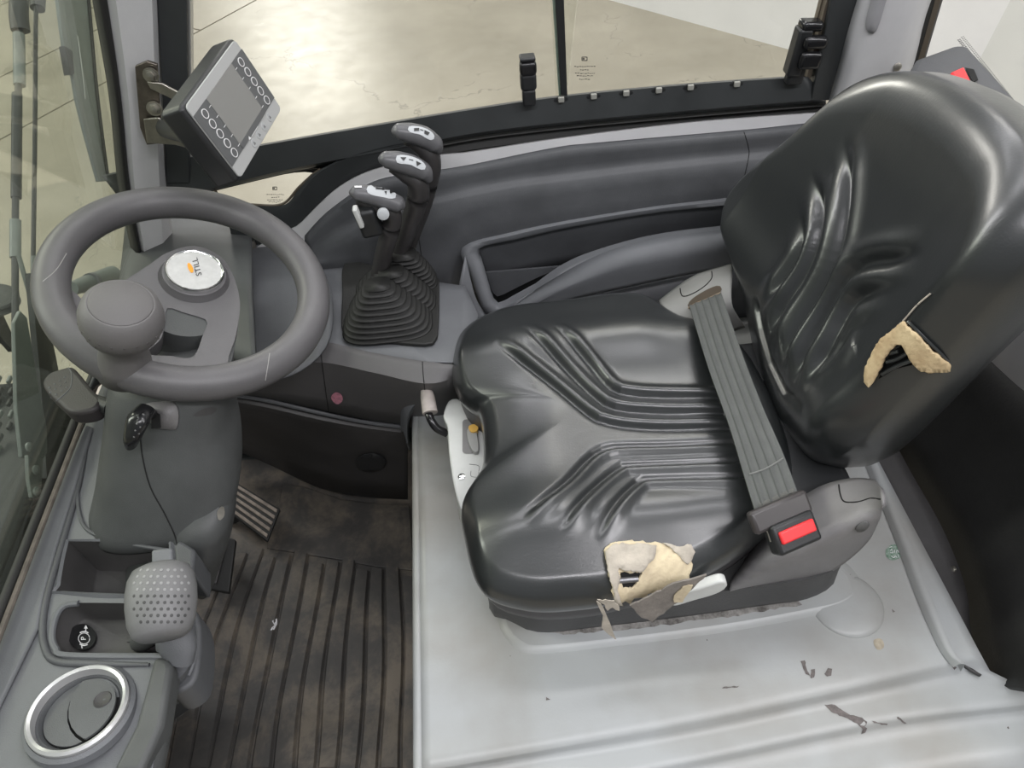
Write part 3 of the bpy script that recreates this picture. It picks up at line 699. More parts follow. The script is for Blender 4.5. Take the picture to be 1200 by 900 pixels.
# lower bolster under the pocket
b_lo = [(500, 520), (548, 440), (590, 378), (640, 362), (667, 352), (767, 330), (817, 320), (900, 305), (1000, 290)]
b_up = [(545, 300), (556, 345), (570, 367), (588, 369), (625, 341), (700, 299), (767, 280), (852, 269), (1000, 255)]
b_md = [(520, 420), (552, 400), (583, 374), (618, 355), (665, 334), (735, 308), (795, 298), (872, 284), (1000, 270)]
bols = obj('bolster', loft([[P(a, b, y=1.03 if i < 1 else 1.0) for i, (a, b) in enumerate(b_up)], [P(a, b, y=.975) for a, b in b_md], [P(a, b, y=.975) for a, b in b_lo]], 70, 4, True), consm, st, solid=.003, ang=180)
obj('lower_trim', loft([[P(a, b, y=1.0) for a, b in b_lo[1:]], [Vector((P(a, b, y=1.0).x, 1.0, HZ-.01)) for a, b in b_lo[1:]]], 50, 2), trimm, st, solid=.003)
UB = [bvh(upper)]
def seam(trees, pts, parent, r=.0007, m=gapm, n=30, nm='seam'): return obj(nm, line_on(trees, pts, r, 0, n), m, parent)
seam(UB, [(871, 152), (877, 172), (877, 186), (868, 225)], st)
seam(UB, [(489, 238), (490, 270), (494, 300), (498, 322)], st)

# ================================================================= LEVER CONSOLE
LZ = .56
lc = thing('lever_console', 'dark grey console block under the three control levers', 'console', P(440, 420, z=0.3)*1)
top_o = [(268, 262), (300, 275), (362, 300), (400, 306), (450, 312), (510, 330), (545, 335), (560, 368), (556, 398), (545, 425), (500, 424), (440, 414), (376, 401), (330, 415), (250, 430), (200, 330)]
obj('console_top', plate(top_o, lambda a, b: P(a, b, z=LZ), step=20), consm, lc, solid=.003)
ft = [(240, 425), (330, 412), (376, 401), (440, 414), (500, 424), (545, 425), (560, 395)]
fm_ = [(240, 440), (330, 430), (378, 424), (440, 436), (497, 448), (530, 440), (560, 410)]
fb = [(240, 470), (300, 466), (380, 482), (430, 492), (475, 498), (530, 505), (560, 510)]
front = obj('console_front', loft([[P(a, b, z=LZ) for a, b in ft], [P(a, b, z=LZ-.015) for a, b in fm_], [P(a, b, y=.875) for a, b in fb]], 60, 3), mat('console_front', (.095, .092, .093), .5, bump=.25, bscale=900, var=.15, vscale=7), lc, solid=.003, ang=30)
FB = [bvh(front)]
seam(FB, [(375, 403), (378, 430), (385, 482)], lc); seam(FB, [(495, 424), (496, 440), (498, 458)], lc)
pk_s = obj('sticker', decal(FB, smooth2([(388, 465), (394, 459), (401, 463), (401, 470), (394, 473)], 16), .001), pinkm, lc, label='small round pink sticker')
kt = [(240, 462), (300, 468), (380, 486), (430, 496), (478, 502)]
kf = [(240, 466), (300, 474), (380, 492), (430, 501), (478, 507)]
kb = [(240, 520), (285, 530), (320, 545), (370, 568), (420, 580), (478, 584)]
kick = obj('kick_panel', loft([[P(a, b, y=.875) for a, b in kt], [P(a, b, y=.868) for a, b in kf], [P(a, b+5, y=.872) for a, b in kf], [P(a, b, z=.02) for a, b in kb]], 50, 3), mat('kick_plastic', (.04, .038, .037), .5, var=.4, vscale=8, bump=.2, bscale=500), lc, solid=.003, ang=50)
obj('kick_cap', tube([P(a, b-1, y=.867) for a, b in kt], .0035, 8), trimm, lc)
KB = [bvh(kick)]
obj('round_plug', decal(KB, [(435+18*math.cos(t*PI/12), 541+11*math.sin(t*PI/12)) for t in range(24)], .002, 6), blackm, lc, solid=.001, label='black round blanking plug')
obj('speaker_grille', decal(KB, smooth2([(262, 488), (278, 490), (282, 520), (268, 524), (258, 510)], 20), .002, 6), gapm, lc)
for k in range(5): obj('grille_bar', line_on(KB, [(258, 492+k*7), (280, 497+k*7)], .0012, .001, 6), trimd, lc)
# arched collar at hood front far corner
ar_o = [(472, 505), (470, 480), (474, 462), (486, 452), (510, 446), (536, 441)]
ar_i = [(478, 522), (477, 494), (483, 478), (497, 467), (515, 462), (540, 458)]
obj('arch_collar', loft([[P(a-4, b+4, y=.9) for a, b in ar_o], [P(a, b, y=.84) for a, b in ar_o], [P(a, b, y=.82) for a, b in ar_i], [P(a+3, b+6, y=.85) for a, b in ar_i]], 30, 2), consm, lc, solid=.002, ang=40)

# boots and levers
hb = thing('bellows_gaiter', 'black ribbed rubber gaiter block around the three control levers', 'gaiter', P(455, 370, z=LZ))
base = [(405, 311), (440, 314), (480, 320), (511, 326), (515, 335), (514, 390), (510, 402), (500, 407), (450, 403), (408, 397), (401, 388), (402, 350)]
obj('base_flange', prism([P(a, b, z=LZ+.001) for a, b in smooth2(base, 40)], (0, 0, .007)), rubber, hb, bevel=.002)
def boot(L_, R_, N_, F_, tx, ty, z1, rings):
    # px left/right (at mid), near and far y rows at base; top centre px
    zb = LZ+.008; cx = (L_+R_)/2; cb = P(cx, (N_+F_)/2, z=zb); hx = (P(R_, (N_+F_)/2, z=zb)-P(L_, (N_+F_)/2, z=zb)).length/2; hy = (P(cx, F_, z=zb)-P(cx, N_, z=zb)).length/2
    ct = P(tx, ty, z=z1); rows = []; K = rings*6
    for k in range(K+1):
        t = k/K; c = cb.lerp(ct, t); e = 1-t**1.25; a = .016+(hx-.016)*e; b = .014+(hy-.014)*e; m = .0035*math.cos(2*PI*k/6); a += m; b += m
        rr = []
        for q in range(40):
            th = 2*PI*q/40; cx_, sy_ = math.cos(th), math.sin(th); ex = .62
            rr.append(c+Vector((math.copysign(abs(cx_)**ex, cx_)*a, math.copysign(abs(sy_)**ex, sy_)*b, 0)))
        rows.append(rr)
    return grid(rows, True, True)
obj('bellows', boot(405, 504, 400, 360, 442, 333, LZ+.075, 9), rubber, hb, ang=180)
obj('bellows', boot(412, 508, 372, 342, 458, 318, LZ+.07, 8), rubber, hb, ang=180)
obj('bellows', boot(420, 510, 345, 322, 473, 298, LZ+.075, 8), rubber, hb, ang=180)
levm = mat('lever_black', (.03, .028, .028), .38, var=.2, vscale=20)
levh = mat('lever_head_grey', (.1, .1, .105), .35, var=.15, vscale=20)
gripl = mat('label_grey', (.45, .47, .48), .5)
def lever(path, rad, headc, hrad, y, lab):
    """path: pixels from head centre round the neck and down the shaft; headc: grey top shell"""
    t = thing('control_lever', lab, 'lever', P(*path[-1], y=y), 'hydraulic control levers')
    obj('shaft', tube([P(a, b, y=y) for a, b in path], rad, 22, flat=.85), levm, t, ang=180)
    hd = obj('head', tube([P(a, b, y=y-.004) for a, b in headc], hrad, 22, flat=.9), levh, t, ang=180)
    return t, [bvh(hd)]
t1, H1 = lever([(418, 234), (440, 240), (458, 248), (458, 268), (449, 300), (441, 340)], [.008, .014, .0165, .0165, .0155, .0145], [(410, 227), (416, 226), (432, 228), (452, 234), (468, 240), (473, 243)], [.004, .011, .0145, .0155, .013, .005], .955, 'nearest control lever with white rocker switch on its head')
obj('label_plate', decal(H1, smooth2([(431, 219), (447, 218), (462, 225), (462, 233), (447, 231), (432, 227)], 20), .0012, 3), gripl, t1)
obj('label_print', join(decal(H1, [(440, 221), (450, 222), (450, 223.5), (440, 222.5)], .002), decal(H1, [(450, 225), (453, 225), (452, 229)], .002), decal(H1, [(456, 224), (460, 226), (457, 228)], .002)), blackink, t1)
obj('label_print', join(decal(H1, [(416, 219), (424, 219), (424, 221), (416, 221)], .002)), whiteink, t1)
c = P(432, 258, y=.945); obj('switch_housing', boxf(c, Vector((1, 0, .15)).normalized(), Vector((0, 1, 0)), Vector((-.15, 0, 1)).normalized(), (.03, .028, .044)), blackm, t1, bevel=.005)
c = P(420, 254, y=.93); obj('rocker_switch', boxf(c, Vector((1, 0, .15)).normalized(), Vector((0, 1, 0)), Vector((-.15, 0, 1)).normalized(), (.007, .014, .032)), whitep, t1, bevel=.002, label='white rocker switch')
c = P(449, 250, y=.932); obj('round_button', lathe([(.0085, 0), (.0085, .005), (.007, .006), (.0005, .006)], c, (.1, -1, .3), 20), gripl, t1)
t2, H2 = lever([(458, 196), (474, 203), (488, 212), (490, 230), (480, 262), (466, 300), (455, 328)], [.008, .014, .018, .019, .017, .015, .0145], [(444, 188), (450, 187), (464, 189), (482, 194), (497, 202), (503, 212)], [.004, .012, .0155, .0165, .014, .006], .985, 'middle control lever with grey arrow label on its curved head')
obj('label_plate', decal(H2, smooth2([(465, 183), (478, 183), (492, 188), (499, 196), (494, 199), (480, 193), (466, 191)], 20), .0012, 3), gripl, t2)
obj('label_print', join(decal(H2, [(469, 185), (476, 185), (473, 189)], .002), decal(H2, [(487, 189), (493, 192), (488, 195)], .002), decal(H2, [(479, 187), (484, 188), (484, 189), (479, 188)], .002)), blackink, t2)
t3, H3 = lever([(474, 164), (490, 169), (502, 180), (504, 198), (496, 236), (484, 272), (473, 304)], [.008, .014, .018, .019, .017, .015, .0145], [(460, 156), (466, 154), (480, 156), (497, 161), (510, 170), (514, 178)], [.004, .012, .0155, .0165, .014, .006], 1.02, 'farthest control lever with grey pictogram label on its head')
obj('label_plate', decal(H3, smooth2([(479, 149), (492, 149), (504, 154), (509, 161), (504, 164), (492, 158), (480, 155)], 20), .0012, 3), gripl, t3)
obj('label_print', join(decal(H3, [(485, 151), (491, 151), (491, 154), (485, 154)], .002), decal(H3, [(497, 153), (503, 156), (501, 159), (497, 157)], .002), decal(H3, [(492, 152), (496, 153), (496, 154), (492, 153)], .002)), blackink, t3)

# ================================================================= FRONT: windscreen, pillar
wx0 = P(0, 715, z=.6); wx1 = P(110, 440, z=.6); WX = (wx0.x+wx1.x)/2
p_b = P(160, 235, y=1.1); p_t = P(126, 0, y=1.1); p_b0 = Vector((WX, 1.1, .6)); lean = (p_t-p_b)
ld = Vector((lean.x/lean.z, 0, 1))
ws = thing('window_4', 'greenish front windscreen with black rubber edge and wiper seen through it', 'window', (WX, .7, .6), kind='structure'); del ws['category']
def wsp(y, z, dx=0): return Vector((WX+(z-.6)*ld.x*1.0+dx, y, z))
obj('pane', prism([wsp(.1, .56, -.01), wsp(1.12, .56, -.01), wsp(1.12, 1.3, -.01), wsp(.1, 1.3, -.01)], (-.005, 0, 0)), glassg, ws, smooth=False)
obj('rubber_seal', tube([wsp(y, .6) for y in (.1, .4, .7, 1.0, 1.1)], .006, 10), rubber, ws)
obj('seal_edge', tube([wsp(y, .6, .009)+Vector((0, 0, -.001)) for y in (.1, .4, .7, 1.0, 1.1)], .0035, 8), mat('seal_brown', (.11, .095, .08), .7, var=.4, vscale=60), ws)
# pillar (pale grey) with rubber on its left
def edge(l, y): return [P(a, b, y=y) for a, b in l]
e0 = [(105, -60), (113, 0), (132, 110), (143, 215), (160, 300)]; e1 = [(116, -60), (125, 0), (141, 110), (152, 220), (166, 300)]
obj('side_seal', loft([edge([(a-5, b) for a, b in e0], 1.09), edge(e0, 1.065), edge([(a+5, b) for a, b in e0], 1.06), edge(e1, 1.066), edge([(a+4, b) for a, b in e1], 1.09)], 30, 2), rubber, ws, ang=180, solid=.002)
e2 = [(130, -60), (136, 0), (150, 110), (158, 220), (170, 300)]; e3 = [(172, -60), (178, 0), (182, 110), (187, 215), (192, 300)]; e4 = [(180, -60), (186, 0), (190, 110), (197, 215), (204, 300)]
pf = obj('trim_4', loft([edge(e1, 1.085), edge(e1, 1.07), edge(e2, 1.062), edge(e3, 1.08), edge(e4, WY-.02)], 30, 3), greyp, ang=35, solid=.003)
tag(pf, 'pale grey front corner pillar beside the display', kind='structure')
# dashboard hump behind wheel
db = thing('dashboard_cowl', 'dark dashboard cowl between windscreen and steering wheel', 'dashboard', P(220, 300, z=.56))
d0 = [(142, 330), (150, 250), (180, 225), (240, 224), (275, 238), (296, 255)]
d1 = [(120, 420), (150, 330), (190, 290), (250, 300), (275, 320), (295, 330)]
d2 = [(100, 470), (150, 410), (190, 390), (240, 400), (275, 420), (300, 430)]
obj('cowl_top', loft([[P(a, b, z=.59) for a, b in d0], [P(a, b, z=.625) for a, b in d1], [P(a, b, z=.6) for a, b in d2]], 40, 6, True), colm, db, solid=.004, ang=180)
obj('cowl_back', loft([[P(a, b, z=.59) for a, b in d0], [P(a, b, z=.56) for a, b in d0], [P(a, b, z=.56)+Vector((0, .02, -.14)) for a, b in d0]], 40, 2), colm, db, solid=.004)
rpn = obj('right_shelf', plate(smooth2([(262, 240), (300, 262), (345, 290), (385, 330), (385, 400), (340, 440), (285, 440), (270, 380), (275, 300)], 40), lambda a, b: P(a, b, z=.575+.012*math.sin((b-240)/60)), step=12), trimm, db, solid=.003, ang=180)
h = P(294, 284, z=.593); obj('bolt', lathe([(.007, -.01), (.007, .002), (.0045, .003), (.0045, 0), (.0005, 0)], h, (0, 0, 1), 16), metal, db)

# ================================================================= LEFT CONSOLE
CZ = .58
cs = thing('left_console', 'grey moulded left console with storage tray and cup recess', 'console', P(100, 760, z=CZ))
out = [(-60, 905), (-60, 860), (2, 722), (30, 655), (70, 565), (100, 497), (120, 450), (160, 440), (250, 450), (255, 600), (214, 626), (206, 640), (207, 690), (205, 760), (200, 772), (196, 800), (190, 850), (178, 905), (150, 1000), (-80, 1000)]
bin1 = [(80, 639), (88, 635), (192, 637), (198, 641), (196, 690), (188, 697), (76, 693), (71, 688)]
bin2 = [(66, 722), (76, 710), (92, 707), (165, 708), (205, 712), (203, 766), (180, 769), (80, 768), (66, 761), (61, 745)]
bin1s = smooth2(bin1, 40); bin2s = smooth2(bin2, 40)
czf = lambda a, b: P(a, b, z=CZ)
ctop = obj('console_top', plate(out, czf, holes=[bin1s, bin2s], step=22), consm, cs, ang=180)
edge_ = [(255, 600), (214, 626), (206, 640), (207, 690), (205, 760), (200, 772), (196, 800), (190, 850), (178, 905), (150, 1000)]
obj('console_side', loft([[P(a, b, z=CZ) for a, b in edge_], [P(a, b, z=CZ)+Vector((.004, 0, -.006)) for a, b in edge_], [P(a, b, z=CZ)+Vector((.002, 0, -.02)) for a, b in edge_], [P(a, b, z=CZ)+Vector((-.08, 0, -.05)) for a, b in edge_], [P(a, b, z=CZ)+Vector((-.24, 0, -.57)) for a, b in edge_]], 50, 1), colm, cs, ang=60)
def binn(loop, dz, scale, m, sh=(0, 0)):
    a = [P(x, y, z=CZ) for x, y in loop]; c = sum(a, Vector())/len(a)
    r0 = [p+(p-c).normalized()*.006+Vector((0, 0, .0)) for p in a]; r1 = [p+(p-c).normalized()*.003+Vector((0, 0, .0035)) for p in a]; r2 = [p+Vector((0, 0, .001)) for p in a]
    b = [c+(p-c)*scale+Vector((sh[0], sh[1], -dz)) for p in a]; b1 = [c+(p-c)*(scale-.05)+Vector((sh[0], sh[1], -dz-.003)) for p in a]
    rim = grid([r0, r1, r2], True); inn = grid([r2, b, b1, [c+Vector((sh[0], sh[1], -dz-.003))+(p-c)*.02 for p in a]], True)
    return rim, inn
rim, inn = binn(bin1s, .055, .86, None); obj('tray_rim', rim, consm, cs); tb1 = obj('tray_well', inn, trimd, cs, ang=50, label='empty storage tray well')
rim, inn = binn(bin2s, .028, .9, None); tb2 = obj('recess_well', inn, trimd, cs, ang=50)
obj('recess_rim', tube([P(a, b, z=CZ+.0005) for a, b in bin2[3:]+bin2[:3]], .0035, 8), consm, cs)
# long groove line along left (step)
CT = [bvh(ctop)]
obj('step_edge', tube([P(a, b, z=CZ+.0015) for a, b in ((103, 520), (92, 570), (72, 640), (55, 700), (50, 735), (53, 760), (66, 775), (110, 778), (175, 779))], [.001, .0035, .004, .004, .004, .004, .004, .004, .002], 10), trimm, cs)
obj('upper_ledge', prism([P(a, b, z=CZ+.006) for a, b in ((100, 497), (108, 500), (88, 570), (66, 640), (50, 700), (44, 735), (-40, 905), (-90, 905), (2, 722), (30, 655), (70, 565))], (0, 0, -.006)), consm, cs, bevel=.003)
obj('side_block', prism([P(a, b, z=CZ+.02) for a, b in ((203, 640), (210, 632), (228, 643), (226, 672), (206, 668))], (0, 0, -.06)), trimm, cs, bevel=.004)
# raised rim piece at right of vent
obj('raised_lip', prism([P(a, b, z=CZ+.014) for a, b in ((180, 768), (199, 772), (201, 782), (190, 850), (165, 905), (130, 905), (158, 850), (172, 800))], (0, 0, -.03)), colm, cs, bevel=.006)
vt = P(95, 836, z=CZ+.004)
vn = Vector((.05, .14, 1)).normalized()
av = thing('air_vent', 'round black air vent in a silver ring at the console corner', 'air vent', vt)
R0 = (P(150, 838, z=CZ)-P(42, 838, z=CZ)).length/2
obj('collar', lathe([(R0*1.12, -.004), (R0*1.1, .004), (R0*1.02, .007), (R0*.98, .004)], vt, vn, 64, cap=False), consm, av)
obj('silver_ring', lathe([(R0*1.0, .0), (R0*1.0, .010), (R0*.95, .0125), (R0*.885, .011), (R0*.865, .005), (R0*.85, -.002)], vt, vn, 64, cap=False), mat('ring_silver', (.65, .65, .65), .3, metal=.6), av)
def disc(f, name, m, z, th=.003):
    x, y, a = Vector((1, 0, 0)), vn.cross(Vector((1, 0, 0))), vn
    return obj(name, prism([vt+a*z+x*(p[0]*R0)+y*(p[1]*R0) for p in f], a*th), m, av, bevel=.001)
C_ = [(math.cos(t*PI/30)*.85, math.sin(t*PI/30)*.85) for t in range(60)]
disc(C_, 'backing_disc', gapm, -.005)
obj('inner_rim', lathe([(R0*.86, .002), (R0*.80, .003), (R0*.74, -.001), (R0*.73, -.004)], vt, vn, 64, cap=False), trimm, av)
arc = [(-.28+.55*math.cos(t)*1.05+.38, .1+.62*math.sin(t)) for t in np.linspace(math.radians(238), math.radians(128), 16)]
Rr = .72
# big flap: right part bounded left by arc from top to lower right
def onc(d, r=Rr): return (r*math.cos(math.radians(d)), r*math.sin(math.radians(d)))
cut = [(-.18, .68), (-.25, .5), (-.28, .3), (-.25, .08), (-.17, -.14), (-.04, -.34), (.12, -.5), (.3, -.62), (.36, -.63)]
big = [onc(d) for d in np.linspace(-60, 104, 26)]+cut
sml = [onc(d) for d in np.linspace(108, 296, 30)]+[(c[0]-.035, c[1]-.03) for c in cut[::-1]]
disc(big, 'vent_flap', trimm, .002, .003); disc(sml, 'vent_flap', trimm, -.001, .003)
x, y = Vector((1, 0, 0)), vn.cross(Vector((1, 0, 0)))
x, y = Vector((1, 0, 0)), vn.cross(Vector((1, 0, 0)))
obj('finger_dimple', lathe([(R0*.19, .005), (R0*.17, .0063), (R0*.15, .0054), (.0005, .005)], vt+x*R0*.42+y*R0*.2, vn, 28), trimd, av)
# parking symbol disc
pb_ = bvh(tb2)
mk = obj('park_disc', prism([p+Vector((0, 0, 0)) for p in [P(98+16*math.cos(t*PI/14), 748+15*math.sin(t*PI/14), z=CZ-.029) for t in range(28)]], (0, 0, .004)), blackgloss, cs, label='black disc with a white parking brake symbol')
MB_ = [bvh(mk)]
def arcline(cx, cy, rx, ry, a0, a1): return [(cx+rx*math.cos(math.radians(a)), cy+ry*math.sin(math.radians(a))) for a in np.linspace(a0, a1, 14)]
bmP = px_text('P', 98.5, 748.5, 8.5, math.radians(-93), MB_, .0008)
bmP = join(bmP, line_on(MB_, arcline(98.8, 748.5, 6.6, 6.4, 0, 352), .0004, .0006, 26), line_on(MB_, arcline(98.8, 749, 8.3, 8.6, 235, 305), .0007, .0006, 14), line_on(MB_, arcline(98.8, 748, 8.3, 8.6, 60, 125), .0007, .0006, 14))
for x_, y_, d_ in ((101, 737, -1), (96.5, 760, 1)):
    bmP = join(bmP, decal(MB_, [(x_-2.2, y_), (x_+2.2, y_), (x_+.6, y_+d_*3.6), (x_-.6, y_+d_*3.6)], .0008), line_on(MB_, [(x_, y_), (x_-.5, y_-d_*3)], .0006, .0006, 5))
obj('park_symbol', bmP, whiteink, cs)

# parking brake lever with dimpled knob
pl_ = thing('parking_brake_lever', 'dimpled grey parking brake knob on a lever beside the console', 'lever', P(200, 720, z=CZ))
kc = P(189, 700, z=CZ+.06); 
ka = Vector((.05, -.55, 1)).normalized()
kx = (P(228, 700, z=CZ+.06)-kc).length
prof = [(.004, -.046), (.021, -.045), (.027, -.040), (.0315, -.027), (.0335, -.008), (.0335, .008), (.0315, .022), (.027, .032), (.018, .037), (.0005, .038)]
s_ = kx/.0335
ax_ = (P(189, 660, z=CZ+.065)-P(190, 738, z=CZ+.045)).normalized()
kb_ = obj('brake_knob', lathe([(r*s_, h*s_*.88) for r, h in prof], kc, ax_, 48, sy=.8), mat('dimple_knob', (.15, .15, .152), .5, bump=.1, bscale=500), pl_, ang=180)
KN = [bvh(kb_)]; dm = mat('dimple_pale', (.26, .26, .26), .6); dd = mat('dimple_dark', (.05, .05, .05), .6)
for r_ in range(9):
    for k in range(9):
        px = 157+k*8+(r_ % 2)*4; py = 668+r_*7.6
        if abs(px-189) > 33-max(0, (abs(r_-4)-2)*3): continue
        h = hit(KN, px, py, 0)
        if h is None: continue
        n_ = KN[0].ray_cast(CAM, ray(px, py))[1]
        pale = r_ < 4
        obj('dimple', lathe([(.0018, -.0005), (.0016, .0003), (.0002, .0005)], h, n_, 8), dm if pale else dd, pl_)
obj('release_button', boxf(P(192, 655, z=CZ+.07), Vector((1, 0, 0)), ax_, Vector((1, 0, 0)).cross(ax_), (.022, .02, .012)), consm, pl_, bevel=.003)
obj('lever_arm', tube([P(205, 740, z=CZ+.02), P(208, 770, z=CZ-.0), P(212, 800, z=CZ-.08), P(205, 815, z=CZ-.16)], [.02, .022, .024, .015], 20, flat=.6), trimm, pl_)
obj('arm_cover', prism([P(a, b, z=CZ-.02) for a, b in smooth2([(200, 700), (222, 706), (234, 730), (234, 770), (226, 800), (200, 812), (186, 790), (185, 760)], 30)], (0, 0, -.05)), trimm, pl_, bevel=.008)
obj('cover_edge', tube([P(a, b, z=CZ-.018) for a, b in ((226, 738), (229, 752), (228, 772), (221, 792))], .0018, 8), consm, pl_)
obj('lever_link', tube([P(188, 735, z=CZ+.02), P(165, 752, z=CZ-.03)], .012, 14), colm, pl_)

# ================================================================= STEERING COLUMN AND WHEEL
WC = Vector((-.401*1, .858, .700)); sc = .145/.165; WC = CAM+(WC-CAM)*sc; WR = .145
tx, ty = .428, -.126; WN = Vector((math.sin(tx), math.sin(ty), 1)).normalized()
def W(px, py, off=0): return P(px, py, pl=(WC+WN*off, WN))
sc_ = thing('steering_column', 'dark two part steering column shroud rising from the left console', 'steering column', P(180, 640, z=CZ))
def sect(L_, R_, N_, z, dep, ex=.75, yy=None):
    zc = z; xl = P(L_, N_-10, z=zc).x; xr = P(R_, N_-10, z=zc).x; yn = P((L_+R_)/2, N_, z=zc).y
    cx, hx, hy = (xl+xr)/2, (xr-xl)/2, dep/2
    return [Vector((cx+math.copysign(abs(math.cos(t))**ex, math.cos(t))*hx, yn+hy+math.copysign(abs(math.sin(t))**ex, math.sin(t))*hy, z)) for t in [2*PI*q/64 for q in range(64)]]
secs = [sect(92, 262, 648, CZ-.02, .16), sect(94, 268, 640, CZ, .16), sect(101, 270, 608, CZ+.03, .16), sect(106, 268, 575, CZ+.06, .155), sect(112, 262, 535, CZ+.095, .145), sect(118, 262, 490, CZ+.135, .13), sect(125, 265, 462, CZ+.155, .12)]
cols_ = [cr([s[i] for s in secs], 26) for i in range(64)]
col_o = obj('column_shroud', grid([[c[k] for c in cols_] for k in range(26)], True, True), colm, sc_, ang=180)
lo = [sect(200, 262, 705, .42, .12), sect(188, 264, 672, .52, .13), sect(184, 266, 652, .56, .13), sect(186, 267, 640, CZ+.0, .14), sect(192, 262, 610, CZ+.02, .13)]
lo[0] = sect(228, 250, 702, .38, .1)
cl_ = [cr([s[i] for s in lo], 16) for i in range(64)]
low = obj('lower_shroud', grid([[c[k] for c in cl_] for k in range(16)], True, True), colm, sc_, ang=180)
CB = [bvh(col_o), bvh(low)]
seam(CB, [(164, 505), (167, 535), (176, 570), (192, 600), (204, 625), (208, 640)], sc_, .0009)
obj('clip_screw', decal(CB, smooth2([(254, 600), (259, 593), (262, 596), (262, 605), (256, 610)], 14), .0012), metal, sc_, label='pale metal clip')
obj('key_cover', decal(CB, smooth2([(168, 474), (205, 472), (208, 500), (196, 502), (185, 500), (168, 486)], 24), .003), coverm, sc_, solid=.003)
obj('base_ring', tube([p+Vector((0, 0, .002)) for p in cr([P(a, b, z=CZ) for a, b in ((93, 560), (92, 590), (100, 618), (125, 632), (160, 640), (200, 646))], 20)], .0022, 8), trimm, sc_)
obj('recess_lens', decal(CB, smooth2([(226, 487), (236, 480), (248, 477), (254, 479), (248, 485), (238, 487)], 20), .001), trimd, sc_)
ig = obj('key_slot', decal(CB, [(180, 480), (190, 484), (191, 499), (180, 500)], .0062), gapm, sc_)
# small control lever on the column
sl = thing('column_switch', 'small glossy black switch lever on the front of the column', 'switch', P(165, 500, y=.6))
cbp = hit(CB, 163, 498, .012)
ax_s = (P(172, 470, y=cbp.y+.01)-P(155, 525, y=cbp.y-.01)).normalized()
obj('switch_handle', tube([P(154, 520, y=cbp.y-.02), P(156, 508, y=cbp.y-.022), P(162, 492, y=cbp.y-.015), P(172, 478, y=cbp.y)], [.009, .0135, .0135, .01], 18, flat=.7), blackgloss, sl)
SB = [bvh(sl.children[0])]
for k in range(8):
    h = hit(SB, 157+(k % 2)*5+k*.8, 512-k*3.8, 0)
    if h: obj('grip_dot', lathe([(.001, 0), (.0003, .0006)], h, -ray(160, 500), 6), mat('dot_grey', (.15, .15, .15), .5), sl)
obj('switch_stem', tube([P(172, 482, y=cbp.y), P(185, 488, y=cbp.y+.03)], .006, 12), blackm, sl)
# direction stalk at left
ds = thing('direction_stalk', 'dark dotted paddle stalk left of the steering column', 'stalk', P(85, 458, z=CZ+.1))
q = [(49, 447), (58, 436), (80, 429), (86, 430), (100, 446), (110, 458), (119, 467), (112, 478), (96, 483), (80, 482), (68, 472), (54, 458)]
pa1 = obj('paddle', prism([P(a, b, z=CZ+.13) for a, b in smooth2(q, 40)], (0, 0, -.022)), mat('stalk_plastic', (.03, .026, .027), .5, bump=.2, bscale=700), ds, bevel=.006)
PA = [bvh(pa1)]
obj('grip_outline', join(line_on(PA, [(66, 470), (82, 455), (84, 438), (80, 431)], .0007, 0, 20)), consm, ds)
for i in range(3):
    for k in range(4):
        h = hit(PA, 58+k*6+i*1, 454-k*4+i*6, 0)
        if h: obj('grip_dot', lathe([(.0014, 0), (.0006, .0008)], h, (0, 0, 1), 8), consm, ds)
obj('stalk_arm', tube([P(105, 470, z=CZ+.12), P(130, 478, z=CZ+.12)], .01, 14), blackm, ds)

sw = thing('steering_wheel', 'grey moulded steering wheel with spinner knob and silver hub badge', 'steering wheel', WC-WN*.03)
x0, y0, _ = frame(WN, Vector((0, 1, 0)))
RT = .0200
rows = []
for i in range(120):
    t = 2*PI*i/120; d = x0*math.cos(t)+y0*math.sin(t); c = WC+d*WR
    rows.append([c+d*math.cos(2*PI*q/24)*RT+WN*math.sin(2*PI*q/24)*RT*1.0 for q in range(24)])
rimo = obj('rim', grid(rows+[rows[0]], True), wheelm, sw, ang=180)
bm = rimo.data
RB = [bvh(rimo)]
for pts in ([(316, 414), (314, 428), (311, 446)], [(78, 297), (66, 316), (50, 330)]):
    obj('mould_seam', line_on(RB, pts, .0005, .0, 14), mat('pale_seam', (.3, .29, .28), .5), sw)
# spokes / hub plate
hubo = [(84, 340), (100, 352), (128, 338), (150, 326), (175, 310), (196, 296), (228, 288), (258, 300), (272, 320), (280, 345), (281, 365), (276, 395), (268, 418), (262, 440), (225, 440), (170, 430), (140, 420), (105, 400), (85, 375)]
hole = [(196, 361), (215, 366), (238, 373), (243, 378), (238, 392), (226, 418), (200, 417), (172, 414), (188, 398), (193, 380)]
hs = smooth2(hubo, 70); hh = smooth2(hole, 36)
def Wh(a, b):
    r = math.hypot((a-228), (b-330)); return W(a, b, -.010-.0*r)
bm = plate(hs, Wh, holes=[hh], step=10)
hubp = obj('spoke_plate', bm, wheelm, sw, solid=.022, bevel=.0, ang=180)
bv = hubp.modifiers.new('bevel', 'BEVEL'); bv.width = .006; bv.segments = 3; bv.limit_method = 'ANGLE'; bv.angle_limit = math.radians(50)
hc = W(228, 319, .0)
pxr = (W(263, 319, .0)-hc).length*.98
obj('hub', lathe([(pxr*1.35, -.05), (pxr*1.3, -.014), (pxr*1.12, -.006), (pxr*1.08, -.002), (pxr*.98, -.002)], hc, WN, 56), wheelm, sw)
obj('badge_ring', lathe([(pxr*1.0, -.004), (pxr*1.0, .0035), (pxr*.97, .005), (pxr*.93, .0045), (pxr*.9, .0035)], hc, WN, 56), chrome, sw, label='polished chrome ring')
